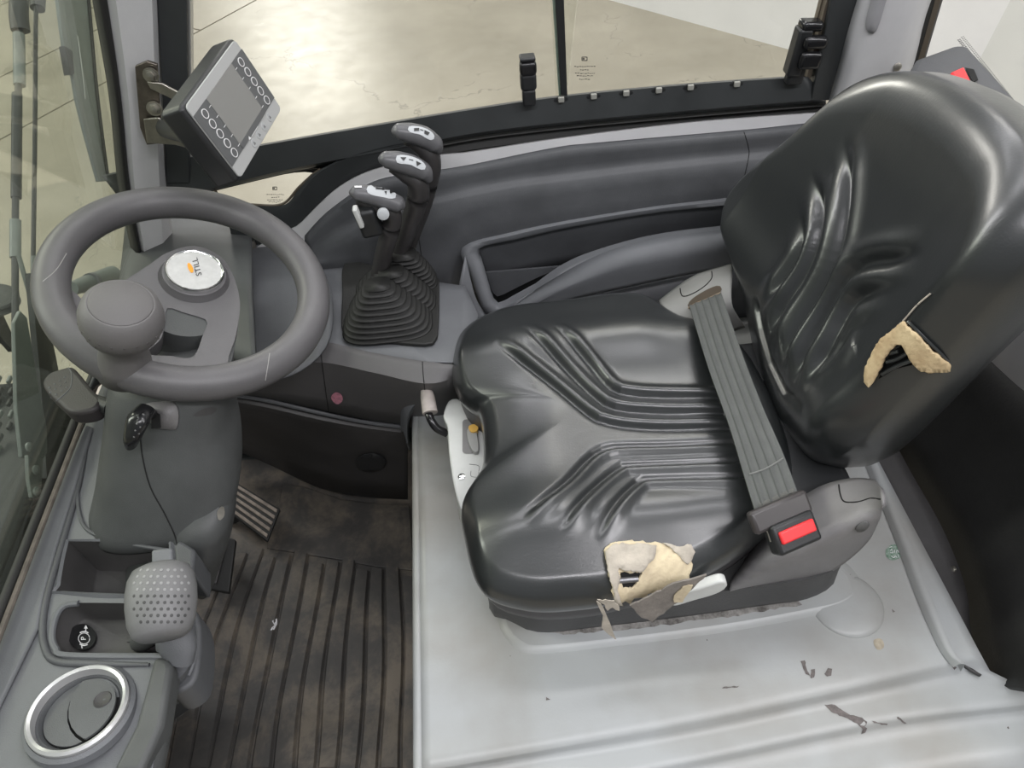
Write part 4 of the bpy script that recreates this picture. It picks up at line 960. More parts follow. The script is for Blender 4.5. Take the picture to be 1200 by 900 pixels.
bd = obj('badge', lathe([(pxr*.92, -.002), (pxr*.92, .0038), (.0004, .0042)], hc, WN, 56), mat('badge_silver', (.5, .5, .49), .5, metal=.0, var=.1, vscale=80), sw, label='round silver hub badge reading STILL')
BB = [bvh(bd)]
# lettering runs from lower right (start) to the upper: text reads bottom-to-top
b_ = px_text('STILL', 231, 313, 9.5, math.radians(-105), BB, .0006)
obj('badge_text', b_, blackink, sw)
obj('badge_dot', decal(BB, smooth2([(219.5, 310), (222, 308.5), (226, 314), (226.5, 319), (224, 320), (221, 316)], 16), .0007), orange, sw)
obj('column_boss', lathe([(.05, -.09), (.052, -.03), (.048, -.012)], W(220, 350, 0), WN, 40), colm, sw)
# spinner knob
kb0 = W(146, 428, .0)+WN*.005
prof = [(.031, -.012), (.029, .006), (.025, .018), (.0245, .028), (.0285, .036), (.0385, .044), (.043, .054), (.043, .062), (.039, .071), (.034, .0745), (.0325, .0755)]
# find height scale so that knob centre projects at y~372
def ky(h): return toPx(kb0+WN*h)
best = min([h/1000 for h in range(20, 130)], key=lambda h: abs(ky(h)[1]-372)); ks = best/.058
krad = (P(196, 372, pl=(kb0+WN*best, WN))-(kb0+WN*best)).length/.043*1.0
kx0 = toPx(kb0+WN*best)[0]; krad = 46/abs(toPx(kb0+WN*best+RW.col[0] if False else kb0+WN*best+Vector(RW.transposed()[0])*.043)[0]-kx0)
prof = [(r*krad, h*ks) for r, h in prof]
sp = obj('spinner_knob', lathe(prof+[(prof[-1][0]*.98, prof[-1][1]-.001)], kb0, WN, 56), knobm, sw, ang=180)
obj('knob_cap', lathe([(prof[-1][0]*.985, prof[-1][1]-.003), (prof[-1][0]*.975, prof[-1][1]-.0002), (prof[-1][0]*.9, prof[-1][1]+.001), (.0005, prof[-1][1]+.0025)], kb0, WN, 56), mat('knob_cap', (.11, .105, .105), .5, bump=.15, bscale=500), sp)
for ring_h, cnt in ((.050, 22), (.057, 22)):
    hh_ = ring_h*ks; rr_ = float(np.interp(ring_h, [.036, .044, .054, .062], [.0285, .0385, .043, .043]))*krad
    for k in range(cnt):
        t = 2*PI*(k+(.5 if ring_h > .053 else 0))/cnt; d = x0*math.cos(t)+y0*math.sin(t)
        obj('knob_dimple', lathe([(.0016, -.0006), (.0012, .0004), (.0003, .0006)], kb0+WN*hh_+d*rr_, d, 8), mat('dimple_mid', (.08, .075, .075), .5), sp)

# ================================================================= DISPLAY TERMINAL
dpt = thing('display_terminal', 'boxy display terminal with silver bezel tilted on a pillar bracket', 'display', P(260, 140, y=.98))
Q = rect3d([(217, 125), (275, 46), (323, 137), (273, 220)], 1.02)   # TL, TR, BR, BL of the face as the user reads it
U = (Q[1]-Q[0]); V_ = (Q[3]-Q[0]); uw, vh = U.length, V_.length; U.normalize(); V_ = (V_-U*V_.dot(U)).normalized(); DN = V_.cross(U).normalized()
if DN.dot(CAM-Q[0]) < 0: DN = -DN
O_ = Q[0]
print('display size', uw, vh, 'U', U, 'V', V_)
def D(u, v, h=0): return O_+U*(u*uw)+V_*(v*vh)+DN*h
def dp(name, poly, h, th, m, bev=0, lab=None): return obj(name, prism([D(u, v, h) for u, v in poly], DN*th), m, dpt, bevel=bev, label=lab)
dp('housing', rrect(-.03, -.03, 1.03, 1.03, .06), -.036, .034, blackm, .006)
dp('bezel', rrect(0, 0, 1, 1, .05), -.002, .0025, silver, .0008)
dp('keypad_left', rrect(.0, .13, .24, .83, .005), .0006, .0005, keyd); dp('keypad_right', rrect(.76, .13, 1.0, .83, .005), .0006, .0005, keyd)
dp('screen', rrect(.24, .13, .76, .83, .004), .0008, .0008, lcd)
dp('screen_foot', rrect(.24, .76, .76, .83, .004), .0017, .0002, keyd)
for sx in (.12, .88):
    for k in range(5):
        c = D(sx, .215+k*.135, .0013); r = .037*uw
        rr_ = [[c+(U*math.cos(t)+V_*math.sin(t))*q+DN*h for t in [2*PI*i/20 for i in range(20)]] for q, h in ((r, 0), (r, .0008), (r*.84, .0008), (r*.84, 0))]
        bt = obj('button', grid([[c+(U*math.cos(t)+V_*math.sin(t))*q+DN*h for t in [2*PI*i/20 for i in range(20)]] for q, h in ((r*.84, 0), (r*.8, .0007), (.0002, .0007))], True), keyd, dpt)
        obj('button_ring', grid(rr_, True), whiteink, bt)
        s = 1 if sx < .5 else -1
        dp('marker_line', [(sx+s*.085, .212+k*.135), (sx+s*.13, .212+k*.135), (sx+s*.13, .218+k*.135), (sx+s*.085, .218+k*.135)], .0012, .0003, whiteink)
for k, u in enumerate((.4, .52, .64, .78)):
    c = D(u, .915, .0006); obj('icon_button', grid([[c+(U*math.cos(t)+V_*math.sin(t))*q+DN*h for t in [2*PI*i/16 for i in range(16)]] for q, h in ((.0055, 0), (.005, .0006), (.0002, .0006))], True), mat('icon_grey', (.36, .37, .37), .5), dpt)
    a = D(u, .915, .0015); obj('icon_mark', prism([a-U*.0022+V_*.0015, a+U*.0022+V_*.0015, a-V_*.0025], DN*.0002), mat('icon_ink', (.15, .15, .15), .5), dpt)
# little maker's flag on the screen foot
dp('screen_mark', [(.36, .83), (.385, .8), (.40, .84)], .002, .0002, whiteink); dp('screen_mark', [(.42, .83), (.56, .83), (.56, .835), (.42, .835)], .002, .0002, whiteink)
# bracket
br = thing('display_bracket', 'scuffed steel bracket with two bolts fixed to the front pillar', 'bracket', P(180, 120, y=1.08))
obj('bracket_plate', prism([P(a, b, y=1.055) for a, b in ((158, 78), (172, 72), (184, 76), (190, 168), (172, 170), (164, 150))], (0, .006, 0)), mat('bracket_steel', (.16, .14, .12), .35, metal=.8, var=.5, vscale=30), br, bevel=.001)
arm1 = [(172, 96), (190, 98), (215, 112), (225, 122), (205, 118), (176, 104)]
arm2 = [(168, 140), (185, 138), (205, 148), (235, 178), (205, 170), (172, 168)]
obj('bracket_arm', prism([P(a, b, y=1.045) for a, b in arm1], (0, .004, 0)), metal, br, bevel=.001); obj('bracket_arm', prism([P(a, b, y=1.045) for a, b in arm2], (0, .004, 0)), metal, br, bevel=.001)
obj('bracket_stub', tube([P(195, 150, y=1.04), D(.2, .5, -.03)], .014, 12), blackm, br)
for a, b in ((177, 88), (181, 127)):
    bo = obj('bolt', lathe([(.0085, 0), (.0085, .002), (.006, .0025), (.006, .007), (.0005, .008)], P(a, b, y=1.05), (0, -1, .1), 6), metal, br, ang=30)
    obj('washer', lathe([(.0105, 0), (.0105, .0015), (.006, .0016)], P(a, b, y=1.052), (0, -1, .1), 20), metal, bo)

# ================================================================= OUTSIDE THE WINDSCREEN: mast parts
def rod(name, pts, r, x, m, parent, flat=1): return obj(name, tube([P(a, b, x=x) for a, b in pts], r, 12, flat=flat), m, parent)
mx_ = -.85
ms = thing('mast_hose_rod', 'dark jointed hydraulic rod at the far left beyond the windscreen', 'rod', P(15, 540, x=mx_))
rod('rod', [(18, -30), (23, 20), (21, 120), (18, 250), (18, 400)], .006, mx_, mastd, ms)
rod('sleeve', [(22, 40), (23, 100)], .0105, mx_, mastm, ms); rod('sleeve', [(20, 110), (19, 232)], .009, mx_, mastd, ms); rod('sleeve', [(18, 258), (18, 302)], .0095, mx_, mastm, ms)
rod('clevis', [(24, -20), (22, 15), (24, 36)], .017, mx_, mastd, ms)
ms2 = thing('mast_rod', 'thin black rod beside the jointed hydraulic rod outside the windscreen', 'rod', P(40, 330, x=mx_))
rod('rod', [(44, -20), (42, 20), (41, 150), (39, 300)], .0042, mx_, mastd, ms2); rod('rod_sleeve', [(40, 300), (40, 360)], .006, mx_, mastm, ms2)
rod('rod_head', [(46, -30), (44, 10)], .014, mx_, mastd, ms2)
hs_ = thing('mast_hose', 'thin grey hose curving down beside the wiper linkage', 'hose', P(60, 500, x=-.8))
rod('hose', [(22, 300), (35, 345), (52, 400), (60, 450), (60, 520), (45, 580)], .004, -.8, mastm, hs_)
wp = thing('windscreen_wiper', 'flat grey green wiper arm hanging outside the windscreen by the front pillar', 'wiper', P(120, 210, x=-.64))
XW = -.66
obj('arm_blade', prism([P(a, b, x=XW) for a, b in ((60, -40), (68, 0), (76, 60), (86, 90), (90, 115), (100, 155), (116, 213), (127, 212), (114, 110), (104, 0), (100, -40))], (-.006, 0, 0)), mastm, wp, bevel=.0015)
obj('rubber_edge', tube([P(a, b, x=XW+.002) for a, b in ((100, -40), (104, 0), (114, 110), (127, 212))], .003, 8), rubber, wp)
obj('clip', prism([P(a, b, x=XW+.003) for a, b in ((76, 54), (85, 60), (87, 86), (82, 88))], (-.01, 0, 0)), rubber, wp)
obj('scratch_line', tube([P(a, b, x=XW+.002) for a, b in ((91, 42), (96, 80), (100, 116))], .0008, 6), whitep, wp); 
lk = thing('wiper_linkage', 'dark flat linkage arm with pivot bolts low outside the windscreen', 'linkage', P(40, 560, x=-.7))
XK = -.70
obj('link_arm', prism([P(a, b, x=XK) for a, b in ((17, 378), (24, 364), (32, 372), (45, 450), (55, 500), (56, 530), (50, 540), (26, 536), (20, 480))], (-.006, 0, 0)), mastm, lk, bevel=.0015)
obj('lower_plate', prism([P(a, b, x=XK+.012) for a, b in ((33, 533), (51, 538), (50, 555), (48, 584), (38, 583), (34, 560))], (-.006, 0, 0)), mastm, lk, bevel=.0015)
for a, b in ((33, 524), (41, 551), (42, 576)):
    obj('pivot_bolt', lathe([(.007, 0), (.007, .003), (.004, .005), (.0005, .005)], P(a, b, x=XK+.013), (1, 0, .1), 14), mastm, lk)
obj('rear_link', prism([P(a, b, x=-.76) for a, b in ((36, 320), (46, 330), (66, 420), (80, 500), (70, 560), (55, 560), (48, 450))], (-.01, 0, 0)), mastd, lk)
ch = thing('mast_chain', 'steel lift chain links at the left edge beyond the windscreen', 'chain', P(8, 560, x=-.9))
for k in range(9):
    for j in (0, 1):
        obj('chain_link', boxf(P(-2+j*13+(k % 2)*2, 445+k*13.5, x=-.85), Vector((0, 1, 0)), Vector((0, 0, 1)), Vector((1, 0, 0)), (.016, .0085, .006)), mastm if k % 3 == 0 else mastd, ch, bevel=.002)
pu = thing('mast_pulley', 'dark round mast pulley at the left edge above the chain', 'pulley', P(0, 340, x=-.9))
obj('pulley_wheel', lathe([(.001, -.01), (.04, -.01), (.043, -.006), (.036, 0), (.043, .006), (.04, .01), (.001, .01)], P(-8, 352, x=-.9), (.25, .1, 1), 36), mastd, pu)
obj('pulley_bracket', prism([P(a, b, x=-.9) for a, b in ((-12, 360), (0, 360), (18, 400), (16, 412), (-12, 380))], (-.01, 0, 0)), mastd, pu)
hl = thing('headlamp', 'grey rounded work lamp seen through the steering wheel opening', 'lamp', P(112, 332, x=-.75))
obj('lamp_body', tube([P(84, 338, x=-.74), P(104, 332, x=-.74), P(132, 322, x=-.74)], [.012, .016, .018], 20), mastm, hl)
obj('lamp_ring', tube([P(106, 331, x=-.737), P(109, 330, x=-.737)], .0175, 20), consm, hl)
obj('lamp_bracket', tube([P(108, 334, x=-.76), P(100, 400, x=-.78)+Vector((0, .03, -.1)), Vector((-.84, .95, .36))], .008, 10), mastd, hl)
obj('pulley_post', tube([P(-4, 380, x=-.92), Vector((-.93, .9, .36))], .014, 10), mastd, pu)
wl = obj('mast_well', box((-1.02, .62, .12), (.5, .9, .5)), mastb, bevel=.02); tag(wl, 'dark green black mast well in front of the cab below the windscreen', 'mast')

# ================================================================= SEAT
def pts2(pl_px, fr, **k): pass
def shell(fr, outline, r_edge, top, hf, side, N=320, M=120, cen=None, power=2.0, crown=(0, 1)):
    """fr=(O,A,B,Nn); outline [(a,b)] in frame metres; height = edge roll + hf(a,b)"""
    O, A, B, Nn = fr
    ol = cr([(a, b, 0) for a, b in outline], N, True); ol = np.array([[p.x, p.y] for p in ol]); c = np.array(cen) if cen is not None else ol.mean(0)
    rows = []; s = 1-(1-np.linspace(0.004, 1, M))**1.0
    rad = np.linalg.norm(ol-c, axis=1)
    for k in range(M):
        pos = c+(ol-c)*s[k]; d = (1-s[k])*rad; q = np.clip(d/r_edge, 0, 1)
        prof = top*((1-(1-q)**power)**(1/power)); mask = np.clip((d-.0)/(r_edge*.9), 0, 1); mask = mask*mask*(3-2*mask)
        q2 = np.clip(d/crown[1], 0, 1); h = prof+hf(pos[:, 0], pos[:, 1])*mask+crown[0]*(1-(1-q2)**2)
        rows.append([O+A*float(p[0])+B*float(p[1])+Nn*float(z) for p, z in zip(pos, h)])
    for ins, z in side:
        pos = c+(ol-c)*(1-ins/rad)[:, None]
        rows.append([O+A*float(p[0])+B*float(p[1])+Nn*float(z) for p in pos])
    return grid(rows, True, True)
def polydist(a, b, pl):
    P_ = np.array(pl); best = np.full(a.shape, 9.); tt = np.zeros(a.shape); L = np.r_[0, np.cumsum(np.linalg.norm(np.diff(P_, axis=0), axis=1))]
    for i in range(len(P_)-1):
        v = P_[i+1]-P_[i]; l2 = (v**2).sum(); t = np.clip(((a-P_[i, 0])*v[0]+(b-P_[i, 1])*v[1])/l2, 0, 1)
        d = np.hypot(a-P_[i, 0]-t*v[0], b-P_[i, 1]-t*v[1]); m = d < best; best[m] = d[m]; tt[m] = (L[i]+t[m]*math.sqrt(l2))
    return best, tt, L[-1]
def sidedist(a, b, pl):
    P_ = np.array(pl); best = np.full(a.shape, 9.); sg = np.zeros(a.shape)
    for i in range(len(P_)-1):
        v = P_[i+1]-P_[i]; l2 = (v**2).sum(); t = np.clip(((a-P_[i, 0])*v[0]+(b-P_[i, 1])*v[1])/l2, 0, 1)
        dx = a-P_[i, 0]-t*v[0]; dy = b-P_[i, 1]-t*v[1]; d = np.hypot(dx, dy); m = d < best; best[m] = d[m]; sg[m] = np.sign(v[0]*dy-v[1]*dx)[m]
    return best*sg
def groove(a, b, pl, depth, w_, fade0=.03, fade1=.0, ridge=0):
    d, t, L = polydist(a, b, pl); f = np.ones(a.shape)
    if fade0: f *= np.clip(t/fade0, 0, 1)
    if fade1: f *= np.clip((L-t)/fade1, 0, 1)
    h = -depth*np.exp(-(d/w_)**2)*f
    if ridge:
        s = sidedist(a, b, pl); h += ridge*np.exp(-((s-1.9*w_)/(1.3*w_))**2)*f
    return h

seat = thing('driver_seat', 'glossy black vinyl driver seat with torn cushion edge and lap belt', 'seat', Vector((.2, .64, HZ)))
SZ = .55
frS = (Vector((0, 0, SZ)), Vector((1, 0, 0)), Vector((0, 1, 0)), Vector((0, 0, 1)))
so_px = [(530, 440), (532, 417), (540, 395), (560, 379), (590, 369), (630, 362), (680, 355), (715, 350), (745, 350), (765, 356), (785, 370), (806, 383), (845, 398), (875, 420), (895, 452), (910, 485), (925, 530), (928, 575), (912, 610), (882, 637), (847, 660), (809, 678), (760, 692), (720, 702), (690, 708), (637, 712), (600, 707), (575, 698), (561, 684), (552, 662), (546, 635), (541, 607), (543, 590), (552, 574), (563, 556), (567, 535), (566, 505), (561, 484), (548, 474), (537, 462)]
oc = [(P(a, b, z=SZ).x, P(a, b, z=SZ).y) for a, b in so_px]
TOP = .040
def S2(l): return [(P(a, b, z=SZ+TOP).x, P(a, b, z=SZ+TOP).y) for a, b in l]
gr = [S2(l) for l in ([(580, 408), (645, 450), (690, 483), (712, 492), (760, 496), (860, 496)], [(614, 390), (660, 430), (700, 464), (722, 474), (770, 477), (850, 478)], [(650, 388), (690, 425), (715, 450), (740, 457), (790, 459), (845, 460)],
   [(610, 615), (660, 570), (690, 535), (712, 521), (750, 517), (865, 513)], [(655, 628), (690, 580), (722, 548), (745, 541), (870, 536)], [(697, 635), (720, 595), (745, 566), (762, 560), (875, 557)])]
gr = [[(p.x, p.y) for p in cr([(u, v, 0) for u, v in l], 22)] for l in gr]
gd = S2([(760, 388), (800, 408), (838, 440)])
ctr = np.array([P(720, 530, z=SZ+TOP).x, P(720, 530, z=SZ+TOP).y])
def hfS(a, b):
    h = np.zeros(a.shape)
    for i, l in enumerate(gr):
        h += groove(a, b, l, .0062, .0042, .05, 0, 0)
        s = sidedist(a, b, l)
        d, t, L = polydist(a, b, l); f = np.clip(t/.04, 0, 1)
        sg = 1 if i < 3 else -1
        h += .0050*np.exp(-((s*sg-.010)/.0070)**2)*f
    # dished seating area, raised thigh bolsters at far and near sides
    yc = .64
    h += .012*np.exp(-((np.abs(b-yc)-.15)/.045)**2)
    h -= .010*np.exp(-((a-.22)/.12)**2-((b-yc)/.12)**2)
    h += .005*np.exp(-((a-.05)/.05)**2)
    h += .012*np.clip((a-.22)/.15, 0, 1)**2*np.clip((np.abs(b-yc)-.06)/.1, 0, 1)
    return h
bm = shell(frS, oc, .024, .020, hfS, [(-.001, -.006), (.001, -.014), (.006, -.02), (.02, -.024)], 420, 170, power=2.0, crown=(TOP-.02, .12))
cush = obj('seat_cushion', bm, vinyl, seat, ang=180)
# pan under cushion
pan = cr([(a, b, 0) for a, b in oc], 120, True); pc = sum(pan, Vector())/120
def ring_(s, z, dy=0): return [Vector((pc.x+(p.x-pc.x)*s, pc.y+(p.y-pc.y)*s+dy, z)) for p in pan]
obj('seat_pan', grid([ring_(.965, SZ-.018), ring_(.975, SZ-.035), ring_(.96, SZ-.052), ring_(.9, SZ-.066), ring_(.5, SZ-.068)], True, True), mat('pan_plastic', (.045, .043, .045), .45, var=.2, vscale=15), seat, ang=60)
ft_ = [(575, 700), (600, 728), (634, 741), (700, 735), (800, 723), (900, 709), (938, 704), (962, 695), (978, 681), (975, 640), (880, 560), (640, 560)]
f0 = [P(a, b, z=HZ+.006) for a, b in ft_]; fcc = sum(f0, Vector())/len(f0)
f1 = [P(a, b-4, z=HZ+.04) for a, b in ft_]; f2 = [p.lerp(Vector((fcc.x, fcc.y, HZ+.09)), .1)+Vector((0, 0, .045)) for p in f0]
obj('suspension_base', grid([cr(f0, 80, True), cr(f1, 80, True), cr([Vector((p.x, p.y, HZ+.085)) for p in f1], 80, True)], True, True), mat('base_plastic', (.05, .05, .05), .5, var=.3, vscale=14, bump=.2, bscale=500), seat, ang=50)

# ---- backrest
RA = math.radians(17); BU = Vector((math.sin(RA), 0, math.cos(RA))); BN = Vector((-math.cos(RA), 0, math.sin(RA)))
BO = Vector((.40, .64, SZ+.03))
YB = Vector((0, 1, 0))
def B2(a, b, off=0):
    p = P(a, b, pl=(BO+BN*off, BN))-BO; return (p.dot(YB), p.dot(BU))
bo_px = [(876, 300), (876, 262), (882, 228), (900, 200), (938, 164), (977, 124), (1005, 100), (1040, 86), (1080, 84), (1118, 94), (1150, 110), (1188, 140), (1220, 185), (1233, 235), (1222, 285), (1195, 330), (1162, 366), (1118, 412), (1080, 453), (1045, 490), (1012, 522), (985, 541), (960, 542), (938, 522), (920, 500), (902, 455), (888, 400), (880, 350)]
ob = [B2(a, b) for a, b in bo_px]
print('backrest extents', min(p[0] for p in ob), max(p[0] for p in ob), min(p[1] for p in ob), max(p[1] for p in ob))
frB = (BO, YB, BU, BN)
TB = .03
gb = [[B2(a, b, TB*.6) for a, b in l] for l in ([(999, 150), (1003, 200), (999, 260), (984, 318), (952, 385), (930, 440)], [(960, 192), (969, 226), (970, 270), (956, 316), (930, 370), (915, 410)], [(942, 240), (951, 266), (947, 298), (928, 338), (912, 370)],
      [(1115, 298), (1060, 305), (1015, 316), (985, 360), (960, 420), (945, 465)], [(1075, 340), (1030, 345), (1008, 360), (985, 410), (962, 462)], [(1045, 378), (1015, 385), (1002, 400), (978, 450)])]
gb = [[(p.x, p.y) for p in cr([(u, v, 0) for u, v in l], 26)] for l in gb]
cup = [B2(a, b, TB*.6) for a, b in [(900, 350), (903, 385), (912, 425), (930, 460), (960, 482)]]
def hfB(a, b):
    h = np.zeros(a.shape)
    for i, l in enumerate(gb):
        d, t, L = polydist(a, b, l); f = np.clip(t/.08, 0, 1)*np.clip((L-t)/.06+.1, 0, 1); f = f*f*(3-2*f)
        h += -.0085*np.exp(-(d/.0075)**2)*f*f+.005*np.exp(-((d-.019)/.011)**2)*f*f
    yc = np.mean([p[0] for p in ob]); 
    h += .028*np.clip((np.abs(a-yc)-.09)/.12, 0, 1)**1.5        # side wings
    h += .012*np.exp(-((b-.06)/.05)**2)
    h += groove(a, b, cup, .008, .007, .02, .02)
    return h
cenB = (float(np.mean([p[0] for p in ob])), float(np.mean([p[1] for p in ob])))
bm = shell(frB, ob, .055, TB, hfB, [(-.003, -.02), (.0, -.045), (.01, -.065), (.03, -.078), (.08, -.085)], 420, 170, cen=cenB)
back = obj('backrest', bm, vinyl, seat, ang=180)
ST = [bvh(cush), bvh(back)]
CU = [ST[0]]; BK = [ST[1]]
# ---- torn near edge of the cushion
tear = ragged([(707, 645), (716, 637), (735, 634), (770, 636), (790, 640), (806, 650), (810, 660), (806, 676), (790, 684), (765, 695), (742, 706), (724, 706), (719, 700), (713, 670)], 1.4, 4)
hole_t = ragged([(724, 669), (740, 671), (752, 670), (746, 680), (741, 688), (729, 688)], .8, 3)
def bulge(a, b): return .0025+.0035*math.exp(-((a-785)/20)**2-((b-660)/16)**2)+.0015*math.sin(a*.5)*math.sin(b*.4)
obj('torn_foam', decal(CU, tear, .001, 5, [hole_t], bulge), foam, seat, ang=180, solid=.004, label='yellowed foam showing through the tear')
obj('tear_hole', decal(CU, [(720, 664), (756, 664), (750, 684), (743, 692), (724, 692)], .0008, 6), gapm, seat, label='dark hole in the torn foam')
obj('exposed_tube', tube([hit(CU, 725, 680, .0015), hit(CU, 747, 678, .0015)], .0035, 10), mat('dull_steel', (.25, .25, .26), .35, metal=.7), seat)
obj('torn_lining', decal(CU, ragged([(708, 647), (716, 639), (745, 637), (768, 640), (765, 655), (752, 668), (740, 670), (724, 666), (722, 690), (728, 704), (720, 702), (712, 672)], 1.6, 4), .0075, 6), tornm, seat, ang=180, solid=.002, label='beige torn vinyl backing')
obj('torn_lining', decal(CU, ragged([(775, 637), (790, 641), (808, 639), (812, 646), (808, 655), (803, 660), (795, 652)], 1.5, 4), .007, 5), tornm, seat, ang=180, solid=.002)
ey = P(760, 700, z=SZ+.0).y
obj('torn_flap', prism([P(a, b, y=ey-.012-.0*i) for i, (a, b) in enumerate(ragged([(738, 710), (760, 700), (790, 684), (815, 678), (828, 674), (812, 690), (795, 706), (772, 722), (764, 729), (752, 724)], 1.0, 5))], (0, .0015, .001)), tornd, seat, smooth=False, label='brown hanging flap of torn vinyl')
obj('foam_crumb', prism([P(a, b, y=ey-.0135) for a, b in ragged([(790, 698), (800, 688), (812, 686), (806, 696), (800, 706), (790, 706)], 1, 4)], (0, .001, 0)), foam, seat, smooth=False)
obj('torn_strip', prism([P(a, b, y=ey-.018) for a, b in ragged([(699, 705), (704, 708), (710, 720), (722, 750), (714, 744), (705, 736), (707, 722)], .5, 5)], (0, .0015, 0)), tornm, seat, smooth=False, label='narrow torn strip hanging over the base')
obj('torn_fringe', prism([P(a, b, y=ey-.016) for a, b in ragged([(700, 703), (720, 704), (726, 712), (726, 716), (718, 712), (712, 716), (709, 709)], 1, 3)], (0, .001, 0)), tornm, seat, smooth=False)
# ---- tear on the backrest
bt_o = ragged([(1063, 376), (1070, 383), (1080, 392), (1093, 408), (1103, 416), (1112, 423), (1111, 430), (1098, 431), (1088, 433), (1078, 430), (1072, 424), (1064, 410), (1060, 402), (1052, 404), (1042, 416), (1034, 432), (1026, 446), (1021, 452), (1016, 446), (1018, 432), (1028, 412), (1038, 397), (1050, 388)], .9, 3)
obj('torn_foam', decal(BK, bt_o, .003, 5), mat('tan_foam', (.5, .36, .2), .9, bump=.5, bscale=200, var=.3, vscale=30, tint=(.62, .5, .3)), seat, ang=180, solid=.004, label='tan foam edges of the backrest tear')
obj('tear_hole', decal(BK, [(1058, 404), (1066, 414), (1074, 426), (1050, 432), (1030, 444), (1036, 428), (1046, 412)], .0012, 5), pocketm, seat)
for pts_ in ([(1034, 438), (1052, 428), (1072, 420)], [(1040, 424), (1052, 420), (1066, 412)], [(1044, 414), (1054, 411)]):
    obj('vinyl_shred', line_on(BK, pts_, .0022, .002, 10), vinyl, seat)
obj('tear_edge', line_on(BK, [(1016, 446), (1020, 428), (1034, 402), (1048, 388), (1062, 374), (1076, 358), (1092, 344)], .0009, .002, 30), tornm, seat)
obj('tear_edge', line_on(BK, [(1112, 424), (1102, 412), (1090, 400), (1078, 388), (1066, 376)], .0016, .003, 20), vinyl, seat)

# ---- side covers
side_m = coverm
r0 = [(868, 668), (885, 630), (905, 606), (935, 585), (965, 568), (1000, 560), (1026, 562)]
r1 = [(858, 676), (882, 652), (915, 632), (960, 610), (1000, 590), (1025, 578), (1031, 572)]
r2 = [(855, 690), (880, 676), (915, 658), (955, 640), (1000, 618), (1028, 605), (1034, 592)]
r3 = [(856, 697), (890, 696), (930, 690), (955, 682), (990, 660), (1018, 634), (1032, 606)]
obj('recliner_bracket', box((.375, .64, HZ+.085), (.10, .28, .15)), blackm, seat, bevel=.01)
cov = obj('side_cover', loft([[P(a, b, y=.50) for a, b in r0], [P(a, b, y=.455) for a, b in r1], [P(a, b, y=.43) for a, b in r2], [P(a, b, y=.445) for a, b in r3]], 50, 5, True), coverm, seat, solid=.004, ang=180, label='grey plastic recliner cover on the near side')
CV = [bvh(cov)]
obj('cover_cap', line_on(CV, [(983, 568), (985, 580), (990, 588), (1006, 588), (1020, 584), (1032, 585)], .0009, 0, 24), gapm, seat)
obj('cap_disc', decal(CV, [(1010+8*math.cos(t), 616+5*math.sin(t)-math.cos(t)*3) for t in np.linspace(0, 2*PI, 20)[:-1]], .0012), mat('cap_grey', (.1, .1, .098), .5), seat, solid=.0012)
cf = loft([[P(a, b, y=.90) for a, b in ((772, 352), (790, 338), (815, 322), (850, 311), (858, 309))], [P(a, b, y=.86) for a, b in ((776, 358), (796, 350), (820, 338), (850, 327), (858, 325))], [P(a, b, y=.82) for a, b in ((800, 382), (812, 378), (825, 372), (852, 360), (858, 357))], [P(a, b, y=.82)+Vector((0, 0, -.05)) for a, b in ((800, 384), (812, 382), (825, 376), (852, 364), (880, 354))]], 30, 5, True)
cfo = obj('belt_retractor_cover', cf, mat('retractor_grey', (.2, .2, .19), .45, bump=.2, bscale=700), seat, solid=.004, ang=180, label='grey retractor cover at the far side')
CF = [bvh(cfo)]
obj('cover_cap', line_on(CF, [(797, 338), (800, 347), (812, 344), (826, 335), (834, 326), (834, 318)], .0009, 0, 20), gapm, seat)
obj('belt_slot', decal(CF, smooth2([(806, 358), (812, 350), (828, 340), (842, 335), (846, 340), (840, 346), (825, 352), (810, 362)], 24), .001), mat('slot_brown', (.05, .035, .02), .7), seat)
obj('slot_lip', line_on(CF, [(807, 362), (815, 357), (830, 351), (845, 344)], .0018, .002, 14), mat('slot_lip', (.2, .15, .1), .5), seat)
h = hit(CF, 801, 375, 0)
if h: obj('cover_screw', lathe([(.003, 0), (.0025, .0015), (.0004, .0015)], h, (0, -.5, 1), 12), metal, seat)
# ---- belt
bl = [(808, 358), (830, 430), (855, 500), (873, 560), (887, 605)]; brr = [(845, 343), (868, 410), (893, 475), (917, 530), (935, 578)]
zb = [.612, .628, .632, .628, .622]
L_ = [P(a, b, z=z) for (a, b), z in zip(bl, zb)]; R_ = [P(a, b, z=z) for (a, b), z in zip(brr, zb)]
Lc, Rc = cr(L_, 50), cr(R_, 50); rows = []
for i in range(50):
    rr_ = []
    for j in range(41):
        t = j/40; rr_.append(Lc[i].lerp(Rc[i], t)+Vector((0, 0, .0007*math.cos(t*2*PI*5))))
    rows.append(rr_)
belt = obj('lap_belt', grid(rows), beltm, seat, solid=.002, ang=180, label='grey green ribbed lap belt')
BT = [bvh(belt)]
for k in range(4):
    t = .18+k*.21; obj('belt_rib', line_on(BT, [(bl[i][0]+(brr[i][0]-bl[i][0])*t, bl[i][1]+(brr[i][1]-bl[i][1])*t) for i in range(5)], .0011, -.0004, 40), beltd, seat)
obj('belt_stitch', line_on(BT, [(878, 556), (898, 549), (921, 535)], .0012, .0004, 14), mat('stitch', (.16, .165, .155), .8), seat)
obj('stitch_patch', decal(BT, [(889, 590), (930, 572), (933, 582), (893, 600)], .0008, 6), mat('stitch2', (.13, .13, .12), .9, bump=1, bscale=900), seat)
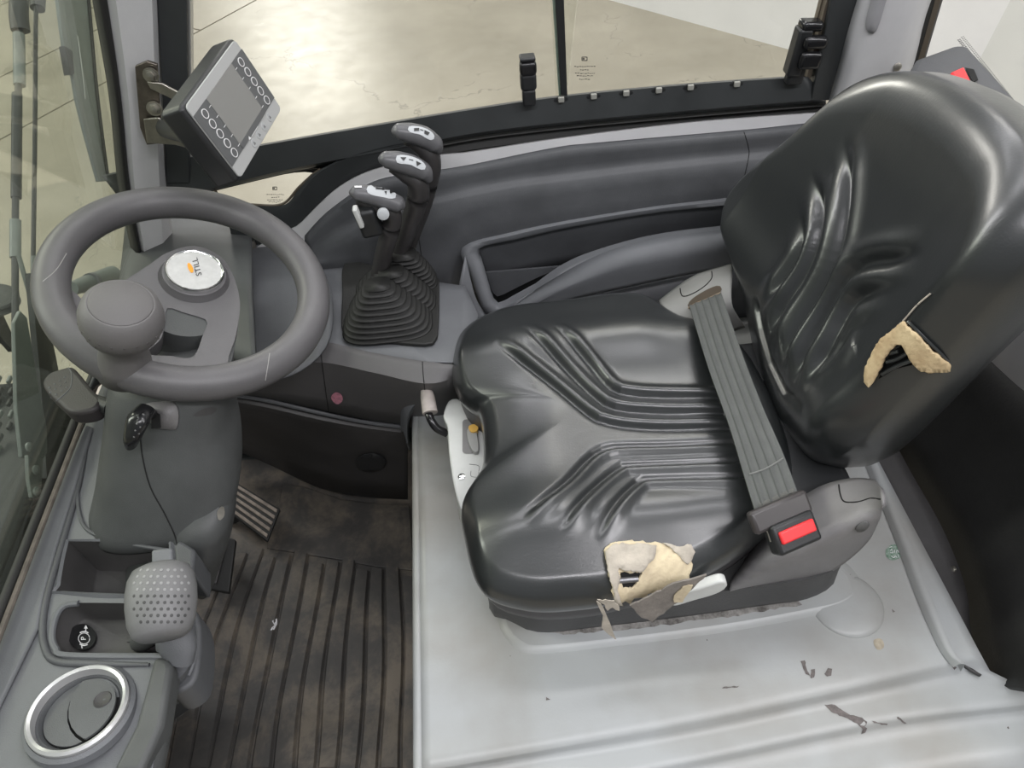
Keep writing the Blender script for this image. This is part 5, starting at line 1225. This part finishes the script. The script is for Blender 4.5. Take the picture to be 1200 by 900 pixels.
# ---- buckle
bc = P(912, 596, z=.63); tt = (P(950, 584, z=.63)-P(884, 612, z=.63)); 
bx = tt.normalized(); bl_ = tt.length; by = (P(924, 628, z=.61)-P(912, 596, z=.63)).normalized(); by = (by-bx*by.dot(bx)).normalized(); bz = bx.cross(by).normalized()
if bz.z < 0: bz = -bz
obj('belt_tongue', boxf(bc+by*.004, bx, by, bz, (bl_*1.0, .026, .012)), mat('tongue_plastic', (.045, .04, .04), .3), seat, bevel=.004, label='glossy black tongue holder')
obj('tongue_plate', boxf(bc+by*.02, bx, by, bz, (bl_*.62, .02, .003)), metal, seat, bevel=.001)
b2c = P(928, 624, z=.612)
bk_ = obj('belt_buckle', boxf(b2c, bx, by, bz, (bl_*.74, .034, .022)), blackm, seat, bevel=.004)
obj('release_button', boxf(b2c-by*.002+bz*.012, bx, by, bz, (bl_*.6, .014, .005)), redm, seat, bevel=.002, label='red release button')
obj('tear_lever', prism([P(a, b, y=.405) for a, b in smooth2([(785, 706), (800, 696), (822, 689), (845, 682), (853, 684), (850, 691), (836, 698), (815, 704), (790, 711)], 30)], (0, .012, 0)), whitep, seat, bevel=.003, label='pale adjusting lever')
# ---- white side box at the cushion front
wbx = [(525, 470), (535, 466), (548, 474), (556, 480), (566, 500), (572, 540), (560, 570), (548, 585), (541, 598), (532, 570), (526, 530), (524, 498), (519, 488)]
wo = obj('control_panel', prism([P(a, b, z=.50) for a, b in smooth2(wbx, 50)], (0, 0, -.07)), whitep, seat, bevel=.006, label='white control panel in front of the cushion')
WO = [bvh(wo)]
obj('switch_well', decal(WO, rrect(542, 492, 560, 532, 4), .001), coverm, seat)
obj('rocker', prism([P(a, b, z=.507) for a, b in smooth2([(547, 504), (552, 500), (558, 505), (561, 520), (560, 529), (554, 528), (549, 518)], 20)], (0, 0, -.008)), mat('rocker_grey', (.28, .28, .27), .4), seat, bevel=.001)
obj('amber_tip', prism([P(a, b, z=.509) for a, b in smooth2([(549, 500), (555, 497), (560, 500), (559, 505), (552, 506)], 14)], (0, 0, -.006)), amber, seat, label='amber rocker tip')
obj('panel_mark', join(line_on(WO, [(550, 544), (561, 546), (561, 552)], .0004, .0003, 10), line_on(WO, [(552, 552), (552, 558), (560, 559), (561, 553)], .0004, .0003, 12)), mat('mark_grey', (.15, .15, .15), .5), seat)
obj('panel_screw', lathe([(.0055, 0), (.005, .0018), (.0025, .0026), (.0004, .0026)], hit(WO, 541, 559, 0), (0, 0, 1), 18), chrome, seat)
# crank with pale grip
crk = thing('adjuster_crank', 'black crank handle with a pale rubber grip at the seat front', 'crank', P(520, 505, z=.45))
obj('crank_rod', tube([P(501, 480, z=.50), P(505, 492, z=.495), P(512, 502, z=.485), P(524, 508, z=.475)], .006, 14), blackgloss, crk)
obj('crank_grip', tube([P(499, 452, z=.515), P(501, 465, z=.51), P(504, 484, z=.50)], [.0075, .0105, .0115], 18), mat('pale_grip', (.4, .36, .33), .6, var=.15, vscale=60), crk)
print('objects', len(bpy.data.objects))
